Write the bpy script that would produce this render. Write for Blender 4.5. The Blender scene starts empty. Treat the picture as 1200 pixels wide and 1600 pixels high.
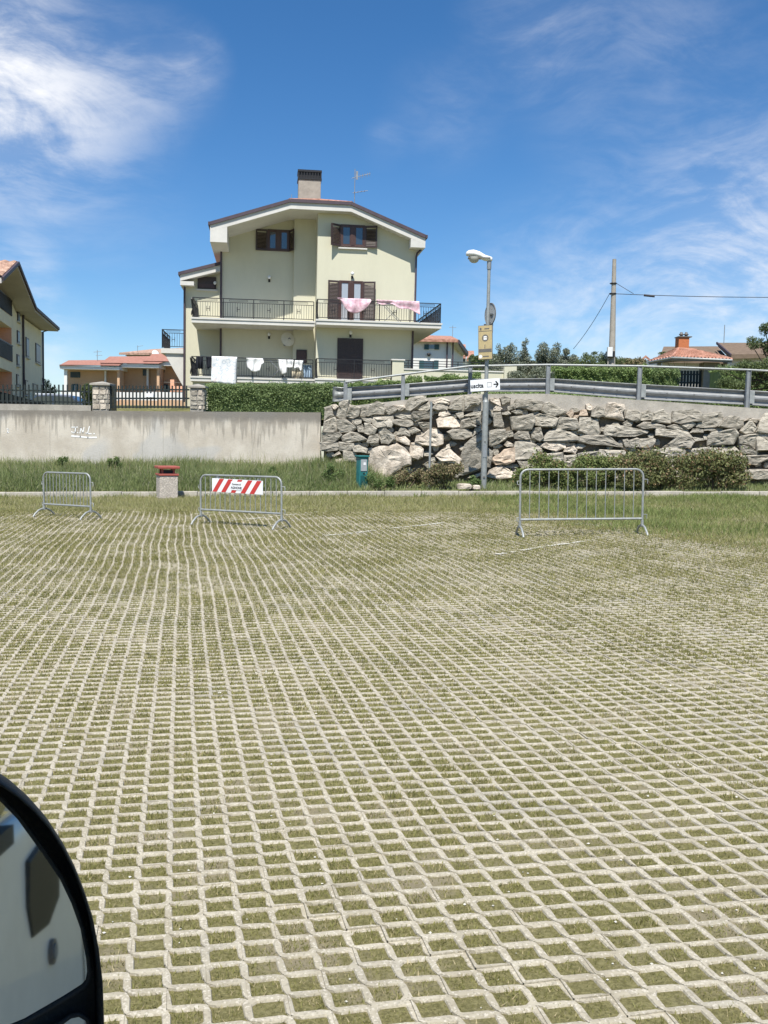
import bpy, math, random
import numpy as np
from mathutils import Vector, Matrix, Euler
R = math.radians
scene = bpy.context.scene
C = scene.collection
random.seed(7); rng = np.random.RandomState(11)

# ------------------------------------------------------------ camera
FPX, CAMZ, PITCH, ROLL = 1500.0, 1.74, math.atan(126 / 1500.0), R(1.2)
cam = bpy.data.cameras.new('camera'); camo = bpy.data.objects.new('camera', cam); C.objects.link(camo)
cam.sensor_fit = 'VERTICAL'; cam.sensor_height = 24.0
cam.lens = 24.0 * FPX / 1600.0
cam.clip_start = 0.02; cam.clip_end = 6000
camo.matrix_world = Matrix.Translation((0, 0, CAMZ)) @ Matrix.Rotation(R(90) - PITCH, 4, 'X') @ Matrix.Rotation(ROLL, 4, 'Z')
scene.camera = camo
scene.cycles.use_denoising = True
scene.cycles.max_bounces = 6
scene.cycles.transparent_max_bounces = 12

# ------------------------------------------------------------ sun, sky, exposure
SUN_EL = R(59.5); SUN_AZ = math.pi + 0.10        # behind the photographer, a little to the left
sun = bpy.data.lights.new('sun', 'SUN'); sun.energy = 4.0; sun.angle = R(0.55); sun.color = (1.0, 0.955, 0.88)
suno = bpy.data.objects.new('sun', sun); C.objects.link(suno)
sdir = Vector((math.sin(SUN_AZ) * math.cos(SUN_EL), math.cos(SUN_AZ) * math.cos(SUN_EL), math.sin(SUN_EL)))
suno.rotation_euler = (-sdir).to_track_quat('-Z', 'Y').to_euler()
suno.location = sdir * 60
scene.view_settings.view_transform = 'Standard'; scene.view_settings.look = 'None'
scene.view_settings.exposure = 0.8; scene.view_settings.gamma = 1.0
scene.view_settings.use_curve_mapping = False

# pixel (of the 1200 x 1600 photograph) to a point in the place
_cp, _sp, _c, _s = math.cos(PITCH), math.sin(PITCH), math.cos(ROLL), math.sin(ROLL)
_F = np.array([0, _cp, -_sp]); _U0 = np.array([0, _sp, _cp]); _R0 = np.array([1.0, 0, 0])
_R = _R0 * _c + _U0 * _s; _U = -_R0 * _s + _U0 * _c; _C = np.array([0, 0, CAMZ])
SLOPE = 0.021
def ray(px, py): return _F + _R * ((px - 600) / FPX) + _U * ((800 - py) / FPX)
def at(px, py, Y):
    d = ray(px, py); return Vector(_C + d * (Y / d[1]))
def on_ground(px, py):
    d = ray(px, py); return Vector(_C + d * (-CAMZ / (d[2] - SLOPE * d[0])))
def proj(p):
    v = np.asarray(p) - _C; z = v @ _F
    return 600 + FPX * (v @ _R) / z, 800 - FPX * (v @ _U) / z

# ------------------------------------------------------------ node helpers
class NT:
    def __init__(s, tree): s.t = tree; s.n = tree.nodes; s.l = tree.links
    def new(s, typ, **kw):
        n = s.n.new(typ)
        for k, v in kw.items():
            if k.startswith('i_'): n.inputs[k[2:].replace('_', ' ')].default_value = v
            else: setattr(n, k, v)
        return n
    def val(s, sock, v):
        if isinstance(v, bpy.types.NodeSocket): s.l.new(v, sock)
        elif isinstance(v, (tuple, list)) and len(v) == 3 and sock.type == 'RGBA': sock.default_value = (*v, 1)
        else: sock.default_value = v
    def math(s, op, a, b=None, clamp=False):
        n = s.n.new('ShaderNodeMath'); n.operation = op; n.use_clamp = clamp
        s.val(n.inputs[0], a)
        if b is not None: s.val(n.inputs[1], b)
        return n.outputs[0]
    def vmath(s, op, a, b=None, out=0):
        n = s.n.new('ShaderNodeVectorMath'); n.operation = op
        s.val(n.inputs[0], a)
        if b is not None: s.val(n.inputs[1], b)
        return n.outputs[out]
    def mix(s, fac, a, b, blend='MIX'):
        n = s.n.new('ShaderNodeMix'); n.data_type = 'RGBA'; n.blend_type = blend
        s.val(n.inputs[0], fac); s.val(n.inputs[6], a); s.val(n.inputs[7], b)
        return n.outputs[2]
    def noise(s, vec, scale, detail=4, rough=.55, dist=0.0, col=False):
        n = s.n.new('ShaderNodeTexNoise'); n.inputs['Scale'].default_value = scale
        n.inputs['Detail'].default_value = detail; n.inputs['Roughness'].default_value = rough; n.inputs['Distortion'].default_value = dist
        if vec is not None: s.l.new(vec, n.inputs['Vector'])
        return n.outputs['Color' if col else 'Fac']
    def ramp(s, fac, lo, hi, smooth=True):
        n = s.n.new('ShaderNodeMapRange'); n.clamp = True
        n.interpolation_type = 'SMOOTHSTEP' if smooth else 'LINEAR'
        s.val(n.inputs[0], fac); n.inputs[1].default_value = lo; n.inputs[2].default_value = hi
        return n.outputs[0]
    def scalevec(s, vec, sc):
        n = s.n.new('ShaderNodeMapping'); n.inputs['Scale'].default_value = sc; s.l.new(vec, n.inputs['Vector']); return n.outputs[0]

world = bpy.data.worlds.new('World'); scene.world = world; world.use_nodes = True
w = NT(world.node_tree); w.n.clear()
sky = w.new('ShaderNodeTexSky', sky_type='NISHITA', sun_disc=False, sun_elevation=SUN_EL, sun_rotation=SUN_AZ,
            altitude=700.0, air_density=1.0, dust_density=0.25, ozone_density=6.0)
hs = w.new('ShaderNodeHueSaturation'); hs.inputs['Saturation'].default_value = 1.2; w.l.new(sky.outputs[0], hs.inputs['Color'])
tc = w.new('ShaderNodeTexCoord'); gen = tc.outputs['Generated']
# fair-weather cirrus: a few streaky wisps lying in given parts of the sky
def skydir(px, py):
    d = ray(px, py); return tuple(d / np.linalg.norm(d))
warp = w.vmath('ADD', gen, w.vmath('SCALE', w.noise(gen, 3.0, 3, col=True), None))
sc_node = [n for n in w.n if n.bl_idname == 'ShaderNodeVectorMath' and n.operation == 'SCALE'][0]; sc_node.inputs['Scale'].default_value = 0.07
rot = w.new('ShaderNodeMapping'); rot.inputs['Rotation'].default_value = (0, R(38), 0); rot.inputs['Scale'].default_value = (1.0, 1.0, 2.6); w.l.new(warp, rot.inputs['Vector'])
wisp = w.noise(rot.outputs[0], 5.5, 10, .66, .6)
fine = w.noise(rot.outputs[0], 19.0, 6, .6, .3)
streak = w.ramp(w.math('ADD', w.math('MULTIPLY', wisp, .66), w.math('MULTIPLY', fine, .34)), .38, .68)
cloud = None
for (px, py, rad, amt) in [(-60, 60, .10, .5), (0, 130, .10, .38), (20, 230, .08, .34), (130, 170, .07, .2), (190, 140, .06, .22), (250, 118, .05, .25), (300, 98, .03, .35), (-330, 60, .2, .6), (830, 40, .06, .28), (1000, 90, .10, .22), (1190, 390, .10, .45), (1030, 490, .13, .42), (1330, 460, .18, .5), (850, 500, .10, .34),
                           (60, 540, .05, .5), (40, 425, .03, .5), (600, 225, .02, .2), (700, 170, .05, .15), (150, 320, .08, .12), (560, -900, .25, .3), (2000, 100, .25, .4), (-1200, 250, .25, .4)]:
    dist = w.vmath('DISTANCE', gen, skydir(px, py), out=1)
    m = w.math('MULTIPLY', w.math('SUBTRACT', 1.0, w.ramp(dist, 0.0, rad * 1.5)), amt)
    cloud = m if cloud is None else w.math('ADD', cloud, m)
cloud = w.math('MULTIPLY', cloud, w.math('ADD', w.math('MULTIPLY', streak, .78), .12), clamp=True)
lum = w.mix(cloud, hs.outputs[0], (7.7, 7.8, 8.1))
bg = w.new('ShaderNodeBackground'); w.l.new(lum, bg.inputs[0]); bg.inputs[1].default_value = 0.076
out = w.new('ShaderNodeOutputWorld'); w.l.new(bg.outputs[0], out.inputs[0])

# ------------------------------------------------------------ materials
MATS = {}
def new_mat(name):
    m = bpy.data.materials.new(name); m.use_nodes = True; t = NT(m.node_tree); t.n.clear()
    o = t.new('ShaderNodeOutputMaterial'); b = t.new('ShaderNodeBsdfPrincipled'); t.l.new(b.outputs[0], o.inputs[0])
    MATS[name] = m
    return m, t, b, o
def simple(name, col, rough=.7, var=.12, scale=6.0, bump=0.0, bscale=None, metal=0.0, spec=.4, col2=None, world_space=False, rnd=0.0, coat=0.0, stretch=None):
    m, t, b, o = new_mat(name)
    if world_space:
        g = t.new('ShaderNodeNewGeometry'); vec = g.outputs['Position']
    else:
        vec = t.new('ShaderNodeTexCoord').outputs['Object']
    if stretch: vec = t.scalevec(vec, stretch)
    n1 = t.noise(vec, scale, 6, .6); n2 = t.noise(vec, scale * 9, 3, .6)
    f = t.ramp(t.math('ADD', t.math('MULTIPLY', n1, .7), t.math('MULTIPLY', n2, .3)), .3, .7)
    lo = tuple(max(0, x * (1 - var)) for x in col); hi = tuple(min(1, x * (1 + var)) for x in (col2 or col))
    c = t.mix(f, lo, hi)
    if rnd:
        oi = t.new('ShaderNodeObjectInfo')
        c = t.mix(1.0, c, t.mix(oi.outputs['Random'], (1 - rnd,) * 3, (1 + rnd * .6,) * 3), 'MULTIPLY')
    t.l.new(c, b.inputs['Base Color'])
    b.inputs['Roughness'].default_value = rough; b.inputs['Metallic'].default_value = metal
    b.inputs['Specular IOR Level'].default_value = spec
    if coat: b.inputs['Coat Weight'].default_value = coat
    if bump:
        bn = t.new('ShaderNodeBump'); bn.inputs['Strength'].default_value = min(1, bump); bn.inputs['Distance'].default_value = .02 if bump <= 1 else .02 * bump
        t.l.new(t.noise(vec, bscale or scale * 6, 6, .65), bn.inputs['Height']); t.l.new(bn.outputs[0], b.inputs['Normal'])
    return m
def leaf_mat(name, c1, c2, c3=None, f3=0.0, trans=.35, scale=.9, rough=.55):
    """leaf or blade: colour differs from leaf to leaf and in drifts, some light passes through"""
    m, t, b, o = new_mat(name)
    g = t.new('ShaderNodeNewGeometry')
    isl = g.outputs['Random Per Island']
    n = t.noise(g.outputs['Position'], scale, 3)
    f = t.math('ADD', t.math('MULTIPLY', isl, .55), t.math('MULTIPLY', t.ramp(n, .3, .7), .45))
    c = t.mix(f, c1, c2)
    if c3:
        pick = t.math('GREATER_THAN', t.math('FRACT', t.math('MULTIPLY', isl, 37.3)), 1 - f3)
        c = t.mix(pick, c, c3)
    t.l.new(c, b.inputs['Base Color']); b.inputs['Roughness'].default_value = rough; b.inputs['Specular IOR Level'].default_value = .25
    tr = t.new('ShaderNodeBsdfTranslucent'); t.l.new(c, tr.inputs[0])
    mx = t.new('ShaderNodeMixShader'); mx.inputs[0].default_value = trans
    t.l.new(b.outputs[0], mx.inputs[1]); t.l.new(tr.outputs[0], mx.inputs[2]); t.l.new(mx.outputs[0], o.inputs[0])
    return m

simple('kerb', (.42, .39, .335), .9, .22, 3, .6, 60, world_space=True, spec=.2)
simple('cap_concrete', (.36, .335, .29), .92, .2, 2.2, .6, 50, world_space=True, spec=.2)
simple('earth', (.17, .145, .11), .95, .35, 3, .8, 30, world_space=True, spec=.1)
simple('terrain', (.10, .115, .045), .95, .4, .8, .6, 12, col2=(.16, .15, .07), world_space=True, spec=.1)
simple('asphalt', (.06, .06, .06), .95, .2, 3, .5, 90, world_space=True, spec=.2)
simple('stone_grey', (.295, .265, .212), .92, .32, 5.0, 2.0, 11, col2=(.42, .385, .32), rnd=.22, spec=.2, stretch=(1, 1, 2.4))
simple('stone_warm', (.43, .36, .275), .92, .3, 4.0, 1.5, 16, col2=(.60, .53, .44), rnd=.18, spec=.2)
simple('stone_red', (.40, .30, .22), .92, .3, 5.0, 1.2, 16, col2=(.48, .39, .30), rnd=.15, spec=.2)
simple('plaster_cream', (.58, .56, .43), .85, .035, 1.4, .25, 60, spec=.25, stretch=(1, 1, .3))
simple('plaster_white', (.60, .585, .545), .85, .08, 1.0, .2, 60, spec=.25)
simple('soffit_grey', (.52, .485, .45), .85, .08, 1.0, .2, 60, spec=.25)
simple('plaster_beige', (.86, .79, .60), .85, .06, 1.0, .2, 60, spec=.25)
simple('plaster_peach', (.78, .42, .27), .85, .07, 1.0, .2, 60, spec=.25)
simple('plaster_orange', (.56, .37, .23), .85, .08, .6, .2, 40, spec=.25)
simple('plaster_snow', (.72, .71, .67), .85, .05, .6, .2, 40, spec=.25)
simple('trim_dark', (.075, .055, .068), .6, .15, 4)
simple('shutter_brown', (.045, .027, .024), .5, .25, 14, spec=.5)
simple('frame_brown', (.062, .030, .024), .45, .2, 12, spec=.5)
simple('shutter_teal', (.028, .075, .085), .55, .2, 5)
simple('window_dark', (.035, .05, .055), .35, .2, 3)
simple('tile_red', (.33, .155, .105), .85, .3, 3.5, .5, 30, col2=(.42, .23, .17), spec=.2)
simple('tile_pink', (.33, .155, .115), .85, .15, 2.5, .4, 12, col2=(.38, .19, .145), spec=.2)
simple('tile_mottled', (.30, .17, .125), .9, .35, 2.6, .5, 20, col2=(.44, .30, .23), spec=.2)
simple('tile_brown', (.17, .125, .09), .9, .2, 3, .4, 12, spec=.2)
simple('galvanised', (.31, .325, .315), .5, .18, 9, .15, 80, metal=.3, spec=.5)
simple('galvanised_dull', (.25, .27, .285), .55, .2, 6, .1, 60, metal=.25, spec=.5)
simple('beam_metal', (.23, .24, .245), .5, .2, 6, .1, 60, metal=.2, spec=.5)
simple('iron_black', (.018, .018, .02), .5, .2, 10, spec=.4)
simple('fence_green', (.018, .024, .022), .45, .2, 8, spec=.5)
simple('pole_concrete', (.34, .31, .265), .9, .15, 5, .3, 40, spec=.2)
simple('lamp_white', (.74, .75, .74), .35, .04, 5, spec=.5)
simple('sign_white', (.78, .79, .80), .5, .03, 5, spec=.4)
simple('sign_yellow', (.47, .375, .20), .55, .12, 8, spec=.4)
simple('sign_back', (.40, .42, .43), .5, .12, 8, spec=.4, metal=.2)
simple('sign_black', (.012, .012, .016), .5, .1, 8)
simple('sign_grey', (.14, .13, .12), .5, .1, 8)
simple('sign_red', (.50, .045, .04), .5, .08, 8)
simple('bin_red', (.34, .085, .065), .6, .15, 8)
simple('teal_metal', (.022, .155, .155), .45, .15, 6, spec=.5)
simple('teal_dark', (.012, .085, .085), .45, .15, 6, spec=.5)
simple('white_paint', (.60, .58, .51), .85, .25, 14, .3, 80, world_space=True)
simple('graffiti', (.84, .84, .82), .7, .05, 12)
simple('black_plastic', (.048, .048, .043), .55, .25, 30, .35, 420, spec=.4)
simple('black_gloss', (.016, .017, .016), .55, .1, 10, spec=.5)
simple('van_paint', (.82, .82, .77), .38, .06, 3.0, spec=.5, coat=.3)
simple('cloth_pink', (.62, .32, .40), .9, .12, 6, .3, 70, col2=(.80, .62, .66), spec=.1)
simple('cloth_white', (.78, .78, .77), .9, .05, 6, .3, 70, spec=.1)
simple('cloth_dark', (.02, .022, .028), .9, .2, 6, .3, 70, spec=.1)
simple('cloth_blue', (.30, .40, .50), .9, .2, 6, .3, 70, spec=.1)
simple('cloth_sand', (.56, .50, .38), .9, .12, 6, .3, 70, spec=.1)
simple('brick_orange', (.48, .16, .07), .85, .15, 6, .3, 30, spec=.2)
simple('pillar_mortar', (.30, .28, .25), .95, .2, 8, .5, 60)
simple('bark', (.10, .08, .06), .95, .3, 8, .8, 40, spec=.1, stretch=(1, 1, .25))
simple('car_paint', (.030, .045, .075), .3, .05, 3, spec=.5, coat=.6)
simple('car_white', (.62, .64, .66), .3, .05, 3, spec=.5, coat=.5)
simple('tyre', (.02, .02, .02), .85, .1, 10)
simple('dish_white', (.66, .63, .55), .55, .06, 4)
simple('rubber_cable', (.025, .025, .03), .6, .1, 5)

def glass(name, col=(.03, .045, .06), rough=.03):
    m, t, b, o = new_mat(name); b.inputs['Base Color'].default_value = (*col, 1); b.inputs['Roughness'].default_value = rough
    b.inputs['Specular IOR Level'].default_value = 1.0; b.inputs['Coat Weight'].default_value = .6; b.inputs['Coat Roughness'].default_value = .02
glass('pane'); glass('pane_curtain', (.36, .38, .40), .06); glass('tinted_glass', (.006, .008, .008), .05)
m, t, b, o = new_mat('mirror_silver'); b.inputs['Base Color'].default_value = (.80, .82, .78, 1); b.inputs['Metallic'].default_value = 1; b.inputs['Roughness'].default_value = .025
m, t, b, o = new_mat('lamp_lens'); b.inputs['Base Color'].default_value = (.55, .55, .50, 1); b.inputs['Roughness'].default_value = .25; b.inputs['Transmission Weight'].default_value = .25

# paver concrete: sandy, with pale and dark grains and grey weathering
m, t, b, o = new_mat('paver')
g = t.new('ShaderNodeNewGeometry'); ps = g.outputs['Position']
c = t.mix(t.ramp(t.noise(ps, 5, 5, .6), .3, .7), (.35, .315, .235), (.46, .42, .325))
vor = t.new('ShaderNodeTexVoronoi'); vor.inputs['Scale'].default_value = 150; t.l.new(ps, vor.inputs['Vector'])
sx = t.new('ShaderNodeSeparateXYZ'); t.l.new(vor.outputs['Color'], sx.inputs[0])
c = t.mix(t.math('MULTIPLY', t.ramp(sx.outputs[0], .80, .86), .6), c, (.60, .56, .47)); c = t.mix(t.math('MULTIPLY', t.ramp(sx.outputs[1], .80, .86), .5), c, (.25, .225, .175))
c = t.mix(t.math('MULTIPLY', t.ramp(t.noise(ps, 1.3, 4, .6), .50, .72), .35), c, (.30, .295, .27))
t.l.new(c, b.inputs['Base Color']); b.inputs['Roughness'].default_value = .92; b.inputs['Specular IOR Level'].default_value = .2
bn = t.new('ShaderNodeBump'); bn.inputs['Strength'].default_value = .8; bn.inputs['Distance'].default_value = .004
t.l.new(t.noise(ps, 240, 4, .65), bn.inputs['Height']); t.l.new(bn.outputs[0], b.inputs['Normal'])

# weathered concrete: black algae along the top running down in streaks, paler washed band, patched repairs
m, t, b, o = new_mat('old_concrete')
tcn = t.new('ShaderNodeTexCoord'); ob = tcn.outputs['Object']
sep = t.new('ShaderNodeSeparateXYZ'); t.l.new(ob, sep.inputs[0])
base = t.mix(t.ramp(t.noise(ob, 1.1, 6, .6), .35, .65), (.47, .42, .345), (.60, .55, .465))
patch = t.ramp(t.noise(ob, .55, 2, .4, .4), .52, .60)
base = t.mix(t.math('MULTIPLY', patch, .45), base, (.40, .41, .41))
base = t.mix(t.math('MULTIPLY', t.ramp(t.noise(ob, 22, 4, .7), .45, .75), .25), base, (.27, .25, .22))
drip = t.noise(t.scalevec(ob, (3.2, 3.2, .28)), 1.6, 5, .62)
drip2 = t.noise(t.scalevec(ob, (9, 9, .5)), 1.5, 3, .6)
depth = t.math('SUBTRACT', 2.12, sep.outputs[2])
reach = t.math('ADD', t.math('MULTIPLY', t.ramp(drip, .42, .78), 1.0), t.math('MULTIPLY', t.ramp(drip2, .4, .75), .45))
stain = t.math('SUBTRACT', 1.0, t.ramp(t.math('SUBTRACT', depth, reach), -.12, .22))
base = t.mix(t.math('MULTIPLY', stain, .42), base, (.115, .105, .09))
topband = t.math('SUBTRACT', 1.0, t.ramp(t.math('ADD', depth, t.math('MULTIPLY', t.noise(ob, 5, 4), .28)), .18, .42))
base = t.mix(t.math('MULTIPLY', topband, .6), base, (.13, .12, .105))
t.l.new(base, b.inputs['Base Color']); b.inputs['Roughness'].default_value = .92; b.inputs['Specular IOR Level'].default_value = .2
bn = t.new('ShaderNodeBump'); bn.inputs['Strength'].default_value = .5; bn.inputs['Distance'].default_value = .02
t.l.new(t.noise(ob, 26, 6, .65), bn.inputs['Height']); t.l.new(bn.outputs[0], b.inputs['Normal'])

# exposed-aggregate concrete of the bin
m, t, b, o = new_mat('aggregate')
ob = t.new('ShaderNodeTexCoord').outputs['Object']
vor = t.new('ShaderNodeTexVoronoi'); vor.inputs['Scale'].default_value = 38; t.l.new(ob, vor.inputs['Vector'])
sx = t.new('ShaderNodeSeparateXYZ'); t.l.new(vor.outputs['Color'], sx.inputs[0])
c = t.mix(sx.outputs[0], (.34, .29, .25), (.70, .63, .55)); c = t.mix(t.ramp(vor.outputs['Distance'], .35, .6), c, (.40, .36, .31))
t.l.new(c, b.inputs['Base Color']); b.inputs['Roughness'].default_value = .9
bn = t.new('ShaderNodeBump'); bn.inputs['Strength'].default_value = .7; bn.inputs['Distance'].default_value = .012; bn.invert = True
t.l.new(vor.outputs['Distance'], bn.inputs['Height']); t.l.new(bn.outputs[0], b.inputs['Normal'])

# printed bed sheet: blue and grey loops on white
m, t, b, o = new_mat('cloth_print')
ob = t.new('ShaderNodeTexCoord').outputs['Object']
vor = t.new('ShaderNodeTexVoronoi'); vor.inputs['Scale'].default_value = 4.2; t.l.new(ob, vor.inputs['Vector'])
ringm = t.math('MULTIPLY', t.ramp(vor.outputs['Distance'], .30, .40), t.math('SUBTRACT', 1.0, t.ramp(vor.outputs['Distance'], .42, .50)))
c = t.mix(t.math('MULTIPLY', ringm, .6), (.78, .79, .80), (.34, .44, .52))
c = t.mix(t.math('MULTIPLY', t.ramp(t.noise(ob, 3, 3), .58, .66), .5), c, (.62, .50, .46))
t.l.new(c, b.inputs['Base Color']); b.inputs['Roughness'].default_value = .9

# soil with short turf that fills the paver cells
m, t, b, o = new_mat('turf_soil')
g = t.new('ShaderNodeNewGeometry'); ps = g.outputs['Position']
c = t.mix(t.ramp(t.noise(ps, 60, 5, .7), .35, .65), (.17, .158, .066), (.295, .27, .125))
c = t.mix(t.math('MULTIPLY', t.ramp(t.noise(ps, 2.2, 5), .50, .66), .7), c, (.36, .31, .22))
t.l.new(c, b.inputs['Base Color']); b.inputs['Roughness'].default_value = .95; b.inputs['Specular IOR Level'].default_value = .1
bn = t.new('ShaderNodeBump'); bn.inputs['Strength'].default_value = 1; bn.inputs['Distance'].default_value = .015
t.l.new(t.noise(ps, 140, 4, .7), bn.inputs['Height']); t.l.new(bn.outputs[0], b.inputs['Normal'])

leaf_mat('turf_blade', (.165, .168, .05), (.31, .295, .11), (.45, .385, .22), .15, trans=.3, scale=.8)
leaf_mat('verge_blade', (.20, .215, .075), (.35, .345, .15), (.42, .38, .24), .18, trans=.3, scale=.45)
leaf_mat('lush_blade', (.145, .195, .055), (.28, .325, .115), (.30, .29, .13), .06, trans=.35, scale=.7)
leaf_mat('tall_blade', (.155, .21, .075), (.315, .36, .155), (.38, .37, .24), .13, trans=.38, scale=.6)
leaf_mat('weed_leaf', (.10, .16, .05), (.20, .27, .10), trans=.35)
leaf_mat('hedge_leaf', (.13, .195, .07), (.27, .345, .15), trans=.3, scale=1.3)
leaf_mat('hedge_bright', (.15, .225, .07), (.295, .375, .15), trans=.3, scale=1.3)
leaf_mat('olive_leaf', (.11, .13, .085), (.22, .245, .175), (.33, .35, .27), .15, trans=.2, scale=.7)
leaf_mat('tree_leaf', (.085, .12, .05), (.175, .215, .09), trans=.3, scale=.6)
leaf_mat('shrub_leaf', (.12, .16, .05), (.255, .295, .11), (.28, .20, .11), .10, trans=.28, scale=2.2)
leaf_mat('shrub_rust', (.12, .145, .055), (.25, .255, .11), (.34, .23, .14), .17, trans=.28, scale=2.2)
leaf_mat('dry_leaf', (.19, .155, .085), (.35, .29, .17), (.15, .17, .07), .28, trans=.25, scale=2.5)
# ------------------------------------------------------------ geometry helpers
def link(name, me, mat=None, parent=None):
    if mat is not None and not me.materials: me.materials.append(MATS[mat])
    o = bpy.data.objects.new(name, me); C.objects.link(o)
    if parent is not None: o.parent = parent
    return o
def np_mesh(name, verts, faces, smooth=False):
    """verts (N,3); faces a list of (M,k) arrays"""
    if isinstance(faces, np.ndarray): faces = [faces]
    faces = [f for f in faces if len(f)]
    me = bpy.data.meshes.new(name)
    me.vertices.add(len(verts)); me.vertices.foreach_set('co', np.asarray(verts, dtype=np.float32).ravel())
    nl = sum(f.size for f in faces); nf = sum(len(f) for f in faces)
    me.loops.add(nl); me.loops.foreach_set('vertex_index', np.concatenate([f.ravel() for f in faces]).astype(np.int32))
    me.polygons.add(nf)
    tot = np.concatenate([np.full(len(f), f.shape[1], dtype=np.int32) for f in faces])
    st = np.concatenate([[0], np.cumsum(tot)[:-1]]).astype(np.int32)
    me.polygons.foreach_set('loop_start', st); me.polygons.foreach_set('loop_total', tot)
    me.polygons.foreach_set('use_smooth', np.full(nf, smooth, dtype=bool))
    me.update(calc_edges=True); return me
class MB:
    def __init__(s): s.v = []; s.f = []; s.sm = []
    def add(s, vs, fs, smooth=False):
        o = len(s.v); s.v += [tuple(v) for v in vs]; s.f += [tuple(i + o for i in f) for f in fs]; s.sm += [smooth] * len(fs); return s
    def box(s, x0, x1, y0, y1, z0, z1):
        x0, x1 = min(x0, x1), max(x0, x1); y0, y1 = min(y0, y1), max(y0, y1); z0, z1 = min(z0, z1), max(z0, z1)
        return s.add([(x0, y0, z0), (x1, y0, z0), (x1, y1, z0), (x0, y1, z0), (x0, y0, z1), (x1, y0, z1), (x1, y1, z1), (x0, y1, z1)],
                     [(0, 3, 2, 1), (4, 5, 6, 7), (0, 1, 5, 4), (1, 2, 6, 5), (2, 3, 7, 6), (3, 0, 4, 7)])
    def bar(s, a, b, wx, wz, up=(0, 0, 1)):
        """box beam from a to b, wx wide and wz tall"""
        a, b = Vector(a), Vector(b); d = (b - a).normalized(); u = Vector(up)
        if abs(d.dot(u)) > .98: u = Vector((1, 0, 0))
        x = d.cross(u).normalized() * wx / 2; z = x.cross(d).normalized() * wz / 2
        vs = [a - x - z, a + x - z, a + x + z, a - x + z, b - x - z, b + x - z, b + x + z, b - x + z]
        return s.add(vs, [(0, 1, 2, 3), (7, 6, 5, 4), (0, 4, 5, 1), (1, 5, 6, 2), (2, 6, 7, 3), (3, 7, 4, 0)])
    def tube(s, pts, r, n=8, cap=True, r_end=None):
        pts = [Vector(p) for p in pts]; rings = []; m = len(pts); prev = None
        for i, p in enumerate(pts):
            d = (pts[min(i + 1, m - 1)] - pts[max(i - 1, 0)]).normalized()
            u = prev if prev is not None else (Vector((0, 0, 1)) if abs(d.z) < .9 else Vector((1, 0, 0)))
            x = d.cross(u)
            if x.length < 1e-4: x = d.cross(Vector((0, 1, 0)))
            x.normalize(); y = x.cross(d).normalized(); prev = y
            rr = r if r_end is None else r + (r_end - r) * i / (m - 1)
            rings.append([p + x * math.cos(2 * math.pi * k / n) * rr + y * math.sin(2 * math.pi * k / n) * rr for k in range(n)])
        vs = [v for q in rings for v in q]
        fs = [(i * n + k, i * n + (k + 1) % n, (i + 1) * n + (k + 1) % n, (i + 1) * n + k) for i in range(m - 1) for k in range(n)]
        s.add(vs, fs, True)
        if cap:
            s.add(rings[0], [tuple(range(n - 1, -1, -1))]); s.add(rings[-1], [tuple(range(n))])
        return s
    def prism(s, poly, y0, y1, axis='y'):
        """polygon in (a, b) swept along the axis"""
        f = {'y': lambda a, b, t: (a, t, b), 'x': lambda a, b, t: (t, a, b), 'z': lambda a, b, t: (a, b, t)}[axis]
        n = len(poly)
        vs = [f(a, b, y0) for a, b in poly] + [f(a, b, y1) for a, b in poly]
        return s.add(vs, [tuple(range(n)), tuple(range(2 * n - 1, n - 1, -1))] + [(i, i + n, (i + 1) % n + n, (i + 1) % n) for i in range(n)])
    def lathe(s, prof, n=20, centre=(0, 0, 0)):
        cx, cy, cz = centre; vs = []; fs = []
        for r, z in prof: vs += [(cx + r * math.cos(2 * math.pi * k / n), cy + r * math.sin(2 * math.pi * k / n), cz + z) for k in range(n)]
        for i in range(len(prof) - 1):
            fs += [(i * n + k, i * n + (k + 1) % n, (i + 1) * n + (k + 1) % n, (i + 1) * n + k) for k in range(n)]
        return s.add(vs, fs, True)
    def mesh(s, name):
        me = bpy.data.meshes.new(name); me.from_pydata([tuple(v) for v in s.v], [], s.f)
        me.polygons.foreach_set('use_smooth', s.sm)
        import bmesh
        bm = bmesh.new(); bm.from_mesh(me); bmesh.ops.recalc_face_normals(bm, faces=bm.faces); bm.to_mesh(me); bm.free()
        me.update(); return me
    def build(s, name, mat, parent=None, bevel=0.0):
        o = link(name, s.mesh(name), mat, parent)
        if bevel:
            b = o.modifiers.new('bevel', 'BEVEL'); b.width = bevel; b.segments = 2; b.limit_method = 'ANGLE'; b.angle_limit = R(50)
        return o
def tag(o, label=None, cat=None, group=None, kind=None):
    if label: o['label'] = label
    if cat: o['category'] = cat
    if group: o['group'] = group
    if kind: o['kind'] = kind
    return o
def empty(name, loc=(0, 0, 0), rz=0.0):
    o = bpy.data.objects.new(name, None); C.objects.link(o); o.location = loc; o.rotation_euler = (0, 0, rz); o.empty_display_size = .2; return o
def thing(name, label, cat, loc=(0, 0, 0), rz=0.0, group=None): return tag(empty(name, loc, rz), label, cat, group)
def text_mesh(txt, size, ext=.002, align='CENTER', sx=1.0):
    cu = bpy.data.curves.new('lettering', 'FONT'); cu.body = txt; cu.size = size; cu.extrude = ext; cu.align_x = align; cu.align_y = 'CENTER'; cu.resolution_u = 3; cu.offset = size * .03
    o = bpy.data.objects.new('lettering', cu); C.objects.link(o)
    me = bpy.data.meshes.new_from_object(o.evaluated_get(bpy.context.evaluated_depsgraph_get()))
    bpy.data.objects.remove(o); bpy.data.curves.remove(cu)
    me.transform(Matrix.Scale(sx, 4, (1, 0, 0)) @ Matrix.Identity(4))
    me.materials.clear(); return me

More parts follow.
